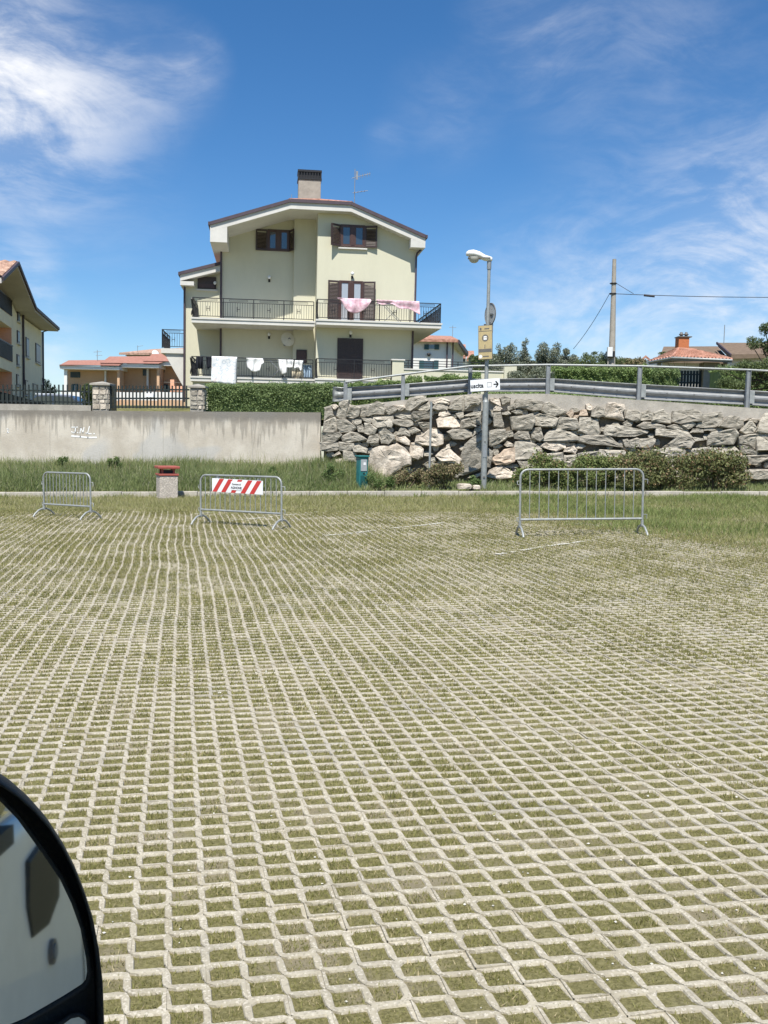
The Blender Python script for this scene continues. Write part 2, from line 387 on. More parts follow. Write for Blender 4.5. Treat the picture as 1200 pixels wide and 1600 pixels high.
def blade_mesh(name, base, h, wd, r, lean=.45, bent=True):
    """grass blades standing on base points (N,3)"""
    n = len(base); a = r.uniform(0, 2 * np.pi, n); l = r.uniform(0, 1, n) ** .8 * lean; da = r.uniform(0, 2 * np.pi, n)
    sx = np.stack([np.cos(a), np.sin(a), np.zeros(n)], 1) * (wd / 2)[:, None]
    d = np.stack([np.cos(da) * l, np.sin(da) * l, np.ones(n)], 1)
    if bent:
        mid = base + d * (h * .55)[:, None]; tip = mid + np.stack([np.cos(da) * l * 1.9, np.sin(da) * l * 1.9, .9 - l * .6], 1) * (h * .45)[:, None]
        v = np.empty((n, 5, 3)); v[:, 0] = base - sx; v[:, 1] = base + sx; v[:, 2] = mid + sx * .8; v[:, 3] = mid - sx * .8; v[:, 4] = tip
        i = np.arange(n)[:, None] * 5
        return np_mesh(name, v.reshape(-1, 3), [i + np.array([[0, 1, 2, 3]]), i + np.array([[3, 2, 4]])])
    tip = base + d * h[:, None]
    v = np.empty((n, 3, 3)); v[:, 0] = base - sx; v[:, 1] = base + sx; v[:, 2] = tip
    return np_mesh(name, v.reshape(-1, 3), np.arange(n * 3).reshape(-1, 3))
def leaf_cards(pts, size, r, up=.35, aspect=.55):
    """pointed leaves: rhombus of two triangles, random pose"""
    n = len(pts); d = r.normal(size=(n, 3)); d[:, 2] = d[:, 2] * .8 + up; d /= np.linalg.norm(d, axis=1)[:, None]
    q = r.normal(size=(n, 3)); x = np.cross(d, q); x /= np.linalg.norm(x, axis=1)[:, None]
    s = (size * r.uniform(.6, 1.35, n))[:, None]
    v = np.empty((n, 4, 3)); v[:, 0] = pts - d * s * .5; v[:, 1] = pts + x * s * aspect * .5; v[:, 2] = pts + d * s * .5; v[:, 3] = pts - x * s * aspect * .5
    i = np.arange(n)[:, None] * 4
    return v.reshape(-1, 3), i + np.array([[0, 1, 2, 3]])
def leaf_object(name, pts, size, mat, r, parent=None, up=.35, aspect=.55):
    v, f = leaf_cards(pts, size, r, up, aspect); return link(name, np_mesh(name, v, f), mat, parent)
def clump_points(centres, radii, n, r, shell=.45):
    """points through lobes (centres (k,3), radii (k,3)), denser towards their skins"""
    centres = np.asarray(centres, float); radii = np.asarray(radii, float)
    vol = radii.prod(1) ** .75; k = r.choice(len(centres), n, p=vol / vol.sum())
    d = r.normal(size=(n, 3)); d /= np.linalg.norm(d, axis=1)[:, None]
    q = shell + (1 - shell) * r.uniform(0, 1, n) ** .6
    return centres[k] + d * radii[k] * q[:, None]
def fnoise(x, y, s=0):
    return (np.sin(x * 1.7 + s + 1.3 * np.sin(y * .9 + s * 2)) + np.sin(y * 2.1 - s * 1.7 + 1.1 * np.sin(x * 1.3 + s)) + .6 * np.sin(x * 4.3 + y * 3.1 + s * 3)) / 2.6

# ------------------------------------------------------------ ground: one sloping lot, a grassed bank, the higher land behind
def undul(x, y): return .010 * np.sin(x * .9 + 1) * np.sin(y * .7) + .006 * np.sin(x * 2.3 + y * 1.9)
def kerb_y(x): return 25.75 - .0008 * (x - 2) ** 2 * 4
lot_x = np.concatenate([np.linspace(-60, -15, 10), np.linspace(-14, 14, 141), np.linspace(15, 60, 10)]); lot_y = np.concatenate([np.linspace(-60, 0, 7), np.linspace(.2, 26.2, 131)])
gx, gy = np.meshgrid(lot_x, lot_y); v = np.stack([gx, gy, SLOPE * np.clip(gx, -30, 30) + undul(gx, gy) - .007], -1).reshape(-1, 3)
nx, ny = len(lot_x), len(lot_y)
ii = (np.arange(ny - 1)[:, None] * nx + np.arange(nx - 1)[None]).ravel()
lot = tag(link('parking_lot', np_mesh('parking_lot', v, np.stack([ii, ii + 1, ii + nx + 1, ii + nx], 1)), 'turf_soil'), kind='structure')

def zbank(x, y):
    f = np.clip((y - 25.9) / 3.0, 0, 1)
    low = np.clip((x + 1.2) / 1.8, 0, 1)            # the bank is steep on the left, nearly flat below the stone wall
    return SLOPE * x + .10 + f * (.52 * (1 - low) + .16 * low)
bx = np.linspace(-60, 60, 121); by = np.linspace(25.9, 29.6, 9); gx, gy = np.meshgrid(bx, by)
v = np.stack([gx, gy, zbank(np.clip(gx, -30, 30), gy)], -1).reshape(-1, 3); nx, ny = len(bx), len(by)
ii = (np.arange(ny - 1)[:, None] * nx + np.arange(nx - 1)[None]).ravel()
bank = tag(link('grass_bank', np_mesh('grass_bank', v, np.stack([ii, ii + 1, ii + nx + 1, ii + nx], 1)), 'terrain'), kind='structure')

def zland(x, y):
    z0 = 2.05 + .35 * np.clip((x + 2) / 8, 0, 1) + .01 * x
    z0 = z0 - .85 * np.clip((y - 32) / 2, 0, 1) * np.clip((48 - y) / 3, 0, 1) * np.clip((-4 - x) / 3, 0, 1)
    return z0 + np.clip(y - 30, 0, 20) * .045 + np.clip(y - 50, 0, 120) * .012 + np.clip(y - 170, 0, 3000) * .004
tx = np.concatenate([np.linspace(-1800, -80, 12), np.linspace(-70, 70, 57), np.linspace(80, 1800, 12)]); ty = np.concatenate([[29.25], np.linspace(31, 60, 16), np.linspace(66, 200, 16), np.linspace(300, 3600, 8)])
gx, gy = np.meshgrid(tx, ty); v = np.stack([gx, gy, zland(np.clip(gx, -40, 40), gy)], -1).reshape(-1, 3); nx, ny = len(tx), len(ty)
ii = (np.arange(ny - 1)[:, None] * nx + np.arange(nx - 1)[None]).ravel()
tag(link('terrain', np_mesh('terrain', v, np.stack([ii, ii + 1, ii + nx + 1, ii + nx], 1)), 'terrain'), kind='structure')

# ------------------------------------------------------------ grass pavers: blocks of twelve square cells laid on the diagonal
SC, SR, GA = .1215, .1125, R(12.04)
eR = np.array([math.cos(GA), math.sin(GA)]); eC = np.array([-math.sin(GA), math.cos(GA)])
_g0 = on_ground(322, 1533); _g1 = on_ground(292, 1541)
G0 = np.array([_g0.x, _g0.y]); U0_ = G0 @ eR + SC / 2; V0_ = np.array([_g1.x, _g1.y]) @ eC + SR / 2
CELLS = [((a + b) // 2, (a - b) // 2) for a in range(6) for b in range(4) if (a + b) % 2 == 0]
def block_geometry(detail, r):
    """local verts (x along rows, y along columns), quads; cells centred on the block's mean cell"""
    cs = set(CELLS); mx = np.mean([c[0] for c in CELLS]); my = np.mean([c[1] for c in CELLS])
    V = []; Fq = []
    for (i, j) in CELLS:
        nb = lambda di, dj: (i + di, j + dj) in cs
        g = {k: (0.0 if nb(*d) else .0003) for k, d in dict(e=(1, 0), w=(-1, 0), n=(0, 1), s=(0, -1)).items()}
        hx, hy = SC / 2, SR / 2
        x1, x0, y1, y0 = hx - g['e'], -hx + g['w'], hy - g['n'], -hy + g['s']
        c_ne, c_sw, c_nw, c_se = .003, .003, r.uniform(.0012, .003), r.uniform(.0012, .003)
        outer = [(x1, y0 + c_se), (x1, y1 - c_ne), (x1 - c_ne, y1), (x0 + c_nw, y1), (x0, y1 - c_nw), (x0, y0 + c_sw), (x0 + c_sw, y0), (x1 - c_se, y0)]
        ax, ay, cc, k1, k2 = hx * .745, hy * .70, .004, r.uniform(.009, .016), r.uniform(.009, .016)
        inner = [(ax + k2 * .22, -ay + k2), (ax, ay - cc), (ax - cc, ay), (-ax + k1, ay + k1 * .22), (-ax - k1 * .22, ay - k1), (-ax, -ay + cc), (-ax + cc, -ay), (ax - k2, -ay - k2 * .22)]
        skip = [q_ for q_ in (3, 7) if r.uniform() > .22]         # open joint across the node between two zigzag ribs
        o = np.array(outer); q = np.array(inner) + r.normal(0, .0013, (8, 2)); cen = np.array([(x0 + x1) / 2, (y0 + y1) / 2])
        zz = np.zeros(8)
        if detail:
            rings = [(q, -.05), (q, -.006), (q * 1.06, 0.0), (o, .001)]
        else:
            rings = [(q, -.03), (q * 1.03, 0.0), (o, .0008)]
        b0 = len(V)
        for k, (pp, z) in enumerate(rings):
            for m_ in range(8): V.append((pp[m_][0] + (i - mx) * SC, pp[m_][1] + (j - my) * SR, z + (zz[m_] if z > -.01 else 0)))
        nr = len(rings); b1 = len(V)
        for m_ in range(8): V.append((o[m_][0] + (i - mx) * SC, o[m_][1] + (j - my) * SR, -.03))      # feet of the outer edge
        for m_, d_ in ((0, (1, 0)), (2, (0, 1)), (4, (-1, 0)), (6, (0, -1))):
            if not nb(*d_): Fq.append((b0 + (nr - 1) * 8 + m_, b0 + (nr - 1) * 8 + m_ + 1, b1 + m_ + 1, b1 + m_))
        for m_ in skip:
            for e_ in (m_, (m_ + 1) % 8): Fq.append((b0 + e_, b0 + (nr - 2) * 8 + e_, b0 + (nr - 1) * 8 + e_, b1 + e_))
        for k in range(len(rings) - 1):
            for m_ in range(8):
                if m_ in skip: continue
                n_ = (m_ + 1) % 8; Fq.append((b0 + k * 8 + m_, b0 + k * 8 + n_, b0 + (k + 1) * 8 + n_, b0 + (k + 1) * 8 + m_))
    return np.array(V), np.array(Fq), mx, my
def wander(u, v):
    k = np.clip((v - 7) / 6, .12, 1)
    return k * (.009 * np.sin(v * 2.0 + .3 * u + .5) + .030 * np.sin(v * .62 + .15 * u + 1.1) + .004 * np.sin(v * 4.1 + u))
def cover(x, y):
    """how far grass has overgrown the paving, 0 to 1+"""
    far = np.clip((y - 18.6) / 3.0, 0, 1.2)
    right = np.clip((x - 3.3 - (16.5 - y) * .35) / 2.6, 0, 1) * np.clip((y - 13.2) / 2.0, 0, 1.1)
    left = np.clip((-x - 6.0) / 3.0, 0, 1) * np.clip((y - 14.5) / 4, 0, 1)
    return np.maximum(np.maximum(far, right), left) + .11 * fnoise(x * 1.4, y * 1.4, 2.0) * np.clip((y - 11) / 6, 0, 1)
blocks = []
for p in range(-45, 90):
    for q in range(-60, 60):
        u = U0_ + (3 * p + 2 * q + np.mean([c[0] for c in CELLS])) * SC; vv = V0_ + (3 * p - 2 * q + np.mean([c[1] for c in CELLS])) * SR
        x, y = u * eR + vv * eC
        if 0.9 < y < 22.6 and abs(x) < .43 * y + 2.6 and not (cover(x, y) > .9): blocks.append((u, vv, x, y))
blocks = np.array(blocks)
pxy = np.array([proj((b[2], b[3], 0)) for b in blocks])
inframe = (pxy[:, 0] > -60) & (pxy[:, 0] < 1260) & (pxy[:, 1] < 1680)
order = np.lexsort((blocks[:, 3], ~inframe)); near = set(order[:300].tolist())
br = np.random.RandomState(5)
variants = []
for k in range(7):
    V, Fq, mx, my = block_geometry(True, br); me = np_mesh('paver', V, Fq); me.materials.append(MATS['paver']); variants.append(me)
for n_, k in enumerate(sorted(near, key=lambda i: blocks[i, 3])):
    u, vv, x, y = blocks[k]; du = wander(u, vv); x, y = (u + du) * eR + vv * eC
    dv = (wander(u, vv + .05) - wander(u, vv - .05)) / .1
    o = link('paver', variants[n_ % 7], None, lot)
    o.location = (x, y, SLOPE * x + undul(x, y) + br.normal(0, .0004))
    o.rotation_euler = (br.normal(0, .0014), -math.atan(SLOPE) + br.normal(0, .0014), GA - dv + br.normal(0, .0015))
far_geo = [block_geometry(False, br)[:2] for k in range(6)]
VV, FF, off = [], [], 0
for k in range(len(blocks)):
    if k in near: continue
    u, vv, x, y = blocks[k]; V, Fq = far_geo[k % 6]
    a = br.normal(0, .0015); ca, sa = math.cos(a), math.sin(a)
    lu = u + V[:, 0] * ca - V[:, 1] * sa; lv = vv + V[:, 0] * sa + V[:, 1] * ca; lu = lu + wander(lu, lv)
    X = lu * eR[0] + lv * eC[0]; Y = lu * eR[1] + lv * eC[1]
    sink = max(0.0, float(cover(x, y)) - .45) * .018
    VV.append(np.stack([X, Y, SLOPE * X + undul(X, Y) + V[:, 2] + br.normal(0, .0006) - sink], 1)); FF.append(Fq + off); off += len(V)
tag(link('paver_field', np_mesh('paver_field', np.concatenate(VV), np.concatenate(FF)), 'paver', lot), kind='stuff')

# turf in the cells
cells = []
ca_, cb_ = np.array([c[0] for c in CELLS]), np.array([c[1] for c in CELLS])
for (u, vv, x, y) in blocks:
    cu = u + (ca_ - ca_.mean()) * SC; cv = vv + (cb_ - cb_.mean()) * SR; cells.append(np.stack([cu + wander(cu, cv), cv], 1))
cells = np.concatenate(cells)
cyv = cells[:, 0] * eR[1] + cells[:, 1] * eC[1]; cxv = cells[:, 0] * eR[0] + cells[:, 1] * eC[0]
vis = np.abs(cxv) < .43 * cyv + .9
gr = np.random.RandomState(21)
fz_ = np.clip((cyv - 3.5) / 10, 0, 1)
cnt = np.interp(cyv, [2.5, 4, 6, 9, 13, 18, 24], [120, 105, 76, 56, 40, 30, 24]) * np.clip(.78 + .55 * fnoise(cxv * 2.2, cyv * 2.2, 1) + gr.normal(0, .22, len(cyv)), .12, 1.3)
cnt = np.where(vis, cnt, 0).astype(int); ci = np.repeat(np.arange(len(cells)), cnt); n = len(ci)
lu = cells[ci, 0] + gr.uniform(-1, 1, n) * .37 * SC; lv = cells[ci, 1] + gr.uniform(-1, 1, n) * (.375 + .06 * fz_[ci]) * SR
X = lu * eR[0] + lv * eC[0]; Y = lu * eR[1] + lv * eC[1]
tallness = (1 + .16 * fnoise(cxv * 1.1, cyv * 1.1, 9) + gr.normal(0, .15, len(cyv)))[ci]
b_ = np.stack([X, Y, SLOPE * X + undul(X, Y) - .009], 1); h_ = (.009 + .011 * fz_[ci] + gr.uniform(0, 1, n) * (.011 + .012 * fz_[ci])) * np.clip(tallness, .4, 2); w_ = np.interp(cyv, [2.5, 5, 9, 14, 24], [.0042, .0052, .0085, .011, .013])[ci] * gr.uniform(.6, 1.4, n)
tag(link('cell_grass', blade_mesh('cell_grass', b_, h_, w_, gr, lean=1.1, bent=False), 'turf_blade'), 'short olive turf growing in the cells of the grass pavers', 'grass', kind='stuff')

# pebbles and crumbs of stone lying in the nearer cells
nearc = np.where((cyv < 9) & (np.abs(cxv) < .43 * cyv + .5))[0]; pk = gr.choice(nearc, 620); a = gr.uniform(0, 2 * np.pi, 620)
lu = cells[pk, 0] + gr.uniform(-.33, .33, 620) * SC; lv = cells[pk, 1] + gr.uniform(-.33, .33, 620) * SR; ps_ = gr.uniform(.003, .0095, 620) * np.clip(.6 + cyv[pk] * .05, .6, 1.1)
X = lu * eR[0] + lv * eC[0]; Y = lu * eR[1] + lv * eC[1]; cen_ = np.stack([X, Y, SLOPE * X + undul(X, Y) - .002], 1)
octa = np.array([(1, 0, 0), (-1, 0, 0), (0, 1, 0), (0, -1, 0), (0, 0, .7), (0, 0, -.7)]); V = cen_[:, None] + octa[None] * ps_[:, None, None] * gr.uniform(.6, 1.3, (620, 6, 1)); of = np.array([(0, 2, 4), (2, 1, 4), (1, 3, 4), (3, 0, 4), (2, 0, 5), (1, 2, 5), (3, 1, 5), (0, 3, 5)])
tag(link('pebbles', np_mesh('pebbles', V.reshape(-1, 3), (np.arange(620)[:, None, None] * 6 + of[None]).reshape(-1, 3)), 'white_paint'), 'small pale pebbles scattered in the paver cells', 'pebbles', kind='stuff')

# grass that has spread over the far paving, and the green patch on the right
def scatter(n, x0, x1, y0, y1): return gr.uniform(x0, x1, n), gr.uniform(y0, y1, n)
X, Y = scatter(420000, -13, 13, 9, 25.75); c = cover(X, Y); k = (gr.uniform(0, 1, len(X)) < np.clip(c, 0, 1) ** 1.8) & (np.abs(X) < .45 * Y + 1)
X, Y, c = X[k], Y[k], c[k]
h = (.03 + .06 * gr.uniform(0, 1, len(X)) ** 2) * (.6 + .7 * np.clip(c, 0, 1.2)) * (1 + .5 * fnoise(X * 1.2, Y * 1.2, 4))
tag(link('verge_grass', blade_mesh('verge_grass', np.stack([X, Y, SLOPE * X + undul(X, Y) - .012], 1), h, gr.uniform(.006, .014, len(X)), gr, lean=1.1, bent=False), 'verge_blade'), 'dry yellowish grass overgrowing the far end of the paving', 'grass', kind='stuff')
X, Y = scatter(90000, 2.4, 13, 12.5, 25.6)
s = np.clip((X - 3.3 - (17 - Y) * .45) / 2.0, 0, 1) * np.clip((Y - 13.2) / 2.2, 0, 1) * np.clip(.55 + .6 * fnoise(X * .9, Y * .9, 7), 0, 1); k = (gr.uniform(0, 1, len(X)) < s) & (X < .45 * Y + 1); X, Y, s = X[k], Y[k], s[k]
tag(link('lush_grass', blade_mesh('lush_grass', np.stack([X, Y, SLOPE * X - .012], 1), gr.uniform(.08, .26, len(X)) * (.4 + .6 * s), gr.uniform(.006, .013, len(X)), gr, lean=.7), 'lush_blade'), 'taller green grass patch on the right in front of the kerb', 'grass', kind='stuff')
# tall grass on the bank
X = np.concatenate([gr.uniform(-16, -.4, 70000), gr.uniform(-.6, 13.5, 26000)]); Y = gr.uniform(25.95, 28.9, len(X)); low = np.clip((X + 1.0) / 1.6, 0, 1)
k = (Y < 28.72 - np.clip(X + 1.9, 0, 99) * .094) & (gr.uniform(0, 1, len(X)) < 1 - .35 * low); X, Y, low = X[k], Y[k], low[k]
h = (.22 + .34 * gr.uniform(0, 1, len(X)) ** 1.3) * (1 - .58 * low) * (1 + .28 * fnoise(X * .8, Y * .5, 3)) * np.clip((Y - 25.6) / .9, .45, 1)
tag(link('bank_grass', blade_mesh('bank_grass', np.stack([X, Y, zbank(X, Y) - .01], 1), h, gr.uniform(.008, .02, len(X)), gr, lean=.5), 'tall_blade'), 'tall unmown grass covering the bank behind the kerb', 'grass', kind='stuff')
# seed heads standing above it
X = gr.uniform(-15, -1, 1500); Y = gr.uniform(26.8, 28.6, 1500); b_ = np.stack([X, Y, zbank(X, Y)], 1)
tag(link('seed_stalks', blade_mesh('seed_stalks', b_, gr.uniform(.5, .82, 1500), np.full(1500, .008), gr, lean=.25), 'verge_blade'), 'thin dry seed stalks rising above the bank grass', 'grass', kind='stuff')

# painted bay lines across the paving
def bay_line(a, b, wd=.10):
    A, B = on_ground(*a), on_ground(*b); n = max(3, int((B - A).length / .11)); d = (B - A).normalized(); s = Vector((-d.y, d.x, 0)) * wd / 2
    m = MB(); lr = random.Random(int(a[0]))
    for i in range(n):
        if lr.random() < .16: continue
        p, q = A.lerp(B, (i + .04) / n), A.lerp(B, (i + .93) / n); vs = []
        for c_, sg in ((p, -1), (q, -1), (q, 1), (p, 1)):
            e = c_ + s * sg * lr.uniform(.75, 1.1); vs.append((e.x, e.y, SLOPE * e.x + float(undul(e.x, e.y)) + .006 + lr.uniform(0, .002)))
        m.add(vs, [(0, 1, 2, 3)])
    return m.build('bay_line', 'white_paint', lot)
for a, b in [((508, 837), (692, 817)), ((776, 866), (925, 844)), ((325, 816), (470, 803)), ((300, 803), (335, 800)), ((470, 801), (520, 798))]: bay_line(a, b)
# ------------------------------------------------------------ kerb
kerb = tag(empty('kerb', (0, 25.6, 0)), kind='structure'); kr = random.Random(3)
x = -17.0
while x < 17:
    L = 1.0; y0 = kerb_y(x) - .01 * kr.random(); y1 = kerb_y(x + L) - .01 * kr.random(); z0, z1 = SLOPE * x, SLOPE * (x + L)
    m = MB(); g = .006; tp = .135 + kr.uniform(-.008, .008)
    m.add([(x + g, y0, z0 - .1), (x + L - g, y1, z1 - .1), (x + L - g, y1 + .16, z1 - .1), (x + g, y0 + .16, z0 - .1),
           (x + g, y0 + .012, z0 + tp), (x + L - g, y1 + .012, z1 + tp), (x + L - g, y1 + .16, z1 + tp), (x + g, y0 + .16, z0 + tp)],
          [(0, 3, 2, 1), (4, 5, 6, 7), (0, 1, 5, 4), (1, 2, 6, 5), (2, 3, 7, 6), (3, 0, 4, 7)])
    o = m.build('kerb_stone', 'kerb', None, .012); o.parent = kerb; o.location = (0, -25.6, 0)
    x += L
# weeds along its foot
X = gr.uniform(-12, 12, 5200); Y = kerb_y(X) - gr.uniform(.0, .28, len(X)) ** 1.0; k = gr.uniform(0, 1, len(X)) < np.clip(.35 + .7 * fnoise(X * 2.3, X * .7, 5), .05, 1); X, Y = X[k], Y[k]
tag(link('kerb_weeds', blade_mesh('kerb_weeds', np.stack([X, Y, SLOPE * X - .01], 1), gr.uniform(.05, .19, len(X)), gr.uniform(.008, .018, len(X)), gr, lean=.7), 'lush_blade'), 'ragged weeds growing along the foot of the kerb', 'weeds', kind='stuff')

# ------------------------------------------------------------ concrete retaining wall on the left
WY = 28.8
wall = thing('concrete_wall', 'long stained concrete retaining wall behind the tall grass, with white graffiti', 'wall', (-1.95, WY, 0))
xs = np.linspace(-30, 0, 31); m = MB()
tops = [2.13 + .0135 * (xx + 9.9) + .008 * math.sin(xx * 3.1) for xx in xs]
for i in range(30):
    a, b_, za, zb = xs[i], xs[i + 1], tops[i], tops[i + 1]
    m.add([(a, 0, -.3), (b_, 0, -.3), (b_, .4, -.3), (a, .4, -.3), (a, 0, za), (b_, 0, zb), (b_, .4, zb), (a, .4, za)],
          [(4, 5, 6, 7), (0, 1, 5, 4), (2, 3, 7, 6)] + ([(3, 0, 4, 7)] if i == 0 else []) + ([(1, 2, 6, 5)] if i == 29 else []))
m.build('wall_face', 'old_concrete', wall)
def wpt(px, py, off=.006):
    p = at(px, py, WY - off); return Vector((p.x + 1.95, -off, p.z))
def stroke(pts, wd):
    m = MB(); P_ = [wpt(*q) for q in pts]
    for a, b_ in zip(P_[:-1], P_[1:]):
        d = (b_ - a).normalized(); s = Vector((-d.z, 0, d.x)) * wd / 2; a2, b2 = a - d * wd * .3, b_ + d * wd * .3
        m.add([a2 - s, b2 - s, b2 + s, a2 + s], [(0, 1, 2, 3)])
    return m
T = lambda cx, cy: (cx / 3.75, 390 + cy / 3.75)
for pts, wd in [([T(420, 1040), T(455, 1040)], .026), ([T(443, 1040), T(440, 1068), T(428, 1074), T(419, 1066)], .028), ([T(453, 1072), T(457, 1073)], .028),
                ([T(468, 1076), T(474, 1042), T(486, 1074), T(492, 1042)], .026), ([T(503, 1074), T(507, 1075)], .028),
                ([T(524, 1036), T(512, 1078), T(536, 1079)], .028), ([T(549, 1078), T(554, 1078)], .03), ([T(420, 1092), T(470, 1096), T(515, 1101), T(565, 1100)], .045),
                ([T(40, 1050), T(50, 1052), T(42, 1072), T(52, 1070)], .022)]:
    stroke(pts, wd).build('graffiti_stroke', 'graffiti', wall)
# formwork joints
for px in (78, 255, 395):
    p = wpt(px, 680, 0); MB().box(p.x - .006, p.x + .006, -.003, .01, .3, 2.028).build('formwork_joint', 'cap_concrete', wall)

# ------------------------------------------------------------ dry-stone boulder wall on the right
def wall_pt(px, py, off=0.0):
    """point of the boulder wall's battered face seen at a pixel: Y = 28.6 - .094 (x + 1.9) + .05 z + off"""
    d = ray(px, py); k = 28.6 - .094 * 1.9 + off
    t_ = (k + .05 * CAMZ) / (d[1] + .094 * d[0] - .05 * d[2]); return Vector(_C + d * t_)
e1 = Vector((1, -.094, 0)).normalized(); e3 = Vector((-.094, -1, 0)).normalized(); e2 = Vector((0, .05, 1)).normalized()
SW0 = Vector((4.5, 28.0, 0))
swall = thing('boulder_wall', 'rough retaining wall of grey and cream boulders below the guardrail', 'wall', SW0)
def cr(x0): return lambda q: (x0 + q[0] / 6.667, 610 + q[1] / 6.667)
ST = {}
ST['A'] = (500, """50,180 120,160 140,270 45,320|170,270 200,140 250,110 300,110 300,180 260,300 200,290|120,150 165,145 190,170 160,200 135,190 w|260,270 310,150 420,180 400,270 340,295 300,280|420,190 480,170 500,220 480,270 420,270|480,270 520,150 600,120 660,140 685,200 670,250 560,250 500,275|685,240 690,170 760,160 810,200 790,225 720,255|760,155 880,155 890,190 820,220 800,190 w|880,200 930,80 1000,60 1070,50 1110,110 1010,190 940,215|1010,190 1130,130 1160,180 1120,215 1040,215|30,430 50,330 150,280 180,320 180,420 130,440|180,310 280,310 350,360 380,400 340,430 220,440 190,400|330,300 430,310 430,345 380,365 345,335|435,285 540,295 550,330 520,340 450,310|385,370 450,370 460,440 400,430|465,340 520,350 590,400 570,450 500,465 460,440|550,350 560,280 760,265 770,340 740,390 600,385|760,300 960,305 970,360 920,380 830,370 760,350|780,270 850,250 940,260 945,290 870,300|960,290 980,225 1150,225 1160,290 1060,310 990,325|1030,340 1080,335 1150,340 1150,400 1080,410 1040,380|25,450 200,440 228,470 160,530 25,535|230,490 310,440 390,435 490,505 440,525 300,540 250,530|490,540 520,480 600,450 620,500 610,555 560,560|610,400 700,400 770,470 780,520 720,560 640,550 620,500 605,440|800,465 840,385 890,390 945,450 940,475 870,460|910,395 990,385 1050,420 960,455 930,430|795,475 830,490 880,475 940,530 930,565 870,555 800,520 w|10,545 190,540 205,590 180,630 15,630|205,540 350,555 355,580 320,630 210,630|340,590 410,570 500,610 480,655 350,635|250,640 370,640 370,740 255,740|130,680 200,640 215,660 150,690 w|160,720 240,705 260,745 200,765 170,745 w|500,960 500,700 540,620 610,600 620,575 700,590 780,565 860,610 930,680 930,760 840,800 760,860 640,960 w|930,600 950,555 1010,550 1080,620 1070,690 1020,715 940,690 w""")
ST['B'] = (660, """110,190 150,120 220,130 275,160 260,205 170,210|90,120 200,75 280,110 275,140 120,135 w|275,190 320,100 430,50 430,200 350,205|430,200 440,60 560,40 610,70 610,130 520,160 450,205|170,270 175,225 270,210 295,250 220,275 w|150,310 200,280 310,275 385,310 380,380 240,395 170,390 w|390,390 400,310 490,295 510,350 570,370 490,390 410,400|350,240 425,220 430,280 390,295|430,270 520,230 610,220 605,260 520,270|490,290 610,265 610,350 540,355 510,330|0,470 60,410 150,405 215,470 210,540 160,580 80,575 0,570 -60,540 -50,480 w|270,440 320,405 450,400 525,430 520,480 440,505 320,500|540,400 610,360 615,420 560,450 530,470|400,870 410,700 460,580 500,510 600,460 640,480 640,800 540,850 430,870|140,690 200,630 280,600 320,640 400,710 380,760 200,740 w|245,610 250,570 280,560 290,600 w|700,90 740,80 800,100 820,170 780,150 720,120 w|810,80 850,60 920,80 910,120 830,155|740,190 780,150 830,190 810,215 740,215 w|880,180 950,140 970,90 990,90 960,190 900,210|990,100 1140,95 1250,115 1250,200 1170,215 1080,190 990,180|740,240 820,230 850,350 840,380 745,385|830,230 900,220 925,245 880,260 835,250|930,225 1000,195 1040,215 1040,245 980,250|915,280 1140,245 1160,300 1150,400 950,410|690,570 700,420 780,410 870,420 865,500 800,550 720,580|870,430 930,420 960,480 880,485|950,470 1000,430 1100,430 1120,500 1070,515 960,495|1130,450 1160,395 1220,390 1260,500 1220,530 1140,500|850,570 880,530 950,560 945,585 880,585 w|720,700 810,670 850,620 950,600 950,740 860,770 770,770 725,730 r|955,600 970,540 1040,520 1200,570 1240,600 1240,700 1100,720 970,720|680,900 690,830 830,780 950,850 960,900 800,930 w|470,910 600,860 610,890 540,925 w|620,620 690,610 740,640 720,740 700,800 620,800|1000,740 1200,730 1230,840 1050,860""")
ST['C'] = (830, """120,220 140,130 190,130 360,210 350,240 250,270 150,250|35,370 40,270 80,240 280,290 240,370 110,385|245,400 260,320 300,285 470,300 495,390 440,415 330,405|370,240 420,205 440,250 410,290 r|440,290 450,260 500,260 480,290 r|500,260 520,200 570,200 590,260 r|570,150 610,135 650,180 640,210 580,200 w|620,270 640,190 700,155 770,190 760,270 700,280|770,280 800,140 870,130 960,150 970,200 940,220 970,310 860,290 w|500,430 510,290 620,280 640,310 680,320 720,440 700,465 580,455|975,290 1000,205 1100,200 1150,240 1130,310 1050,325|1130,315 1150,230 1220,200 1265,240 1265,310|955,340 1000,315 1060,340 1040,385 970,375|1100,375 1170,325 1270,330 1380,360 1390,390 1270,400 1160,405|770,430 800,365 960,370 1090,395 1200,415 1200,445 1080,480 900,475 780,470|125,510 200,410 300,405 370,435 400,425 490,490 480,525 330,525|490,540 500,490 580,465 800,475 860,530 930,560 940,590 780,570 620,560|105,580 150,540 345,535 350,600 240,630 160,610 w|340,640 350,600 440,580 480,620 460,660 w|700,620 965,625 970,690 940,800 830,790 700,700|950,510 1000,510 1030,590 980,590|1000,520 1110,500 1120,590 1030,600|1115,510 1250,490 1300,520 1250,590 1130,600|480,660 690,640 700,760 500,780|100,660 320,650 330,770 120,790|340,680 470,670 480,790 350,800|980,700 1180,640 1260,700 1240,820 1000,820""")
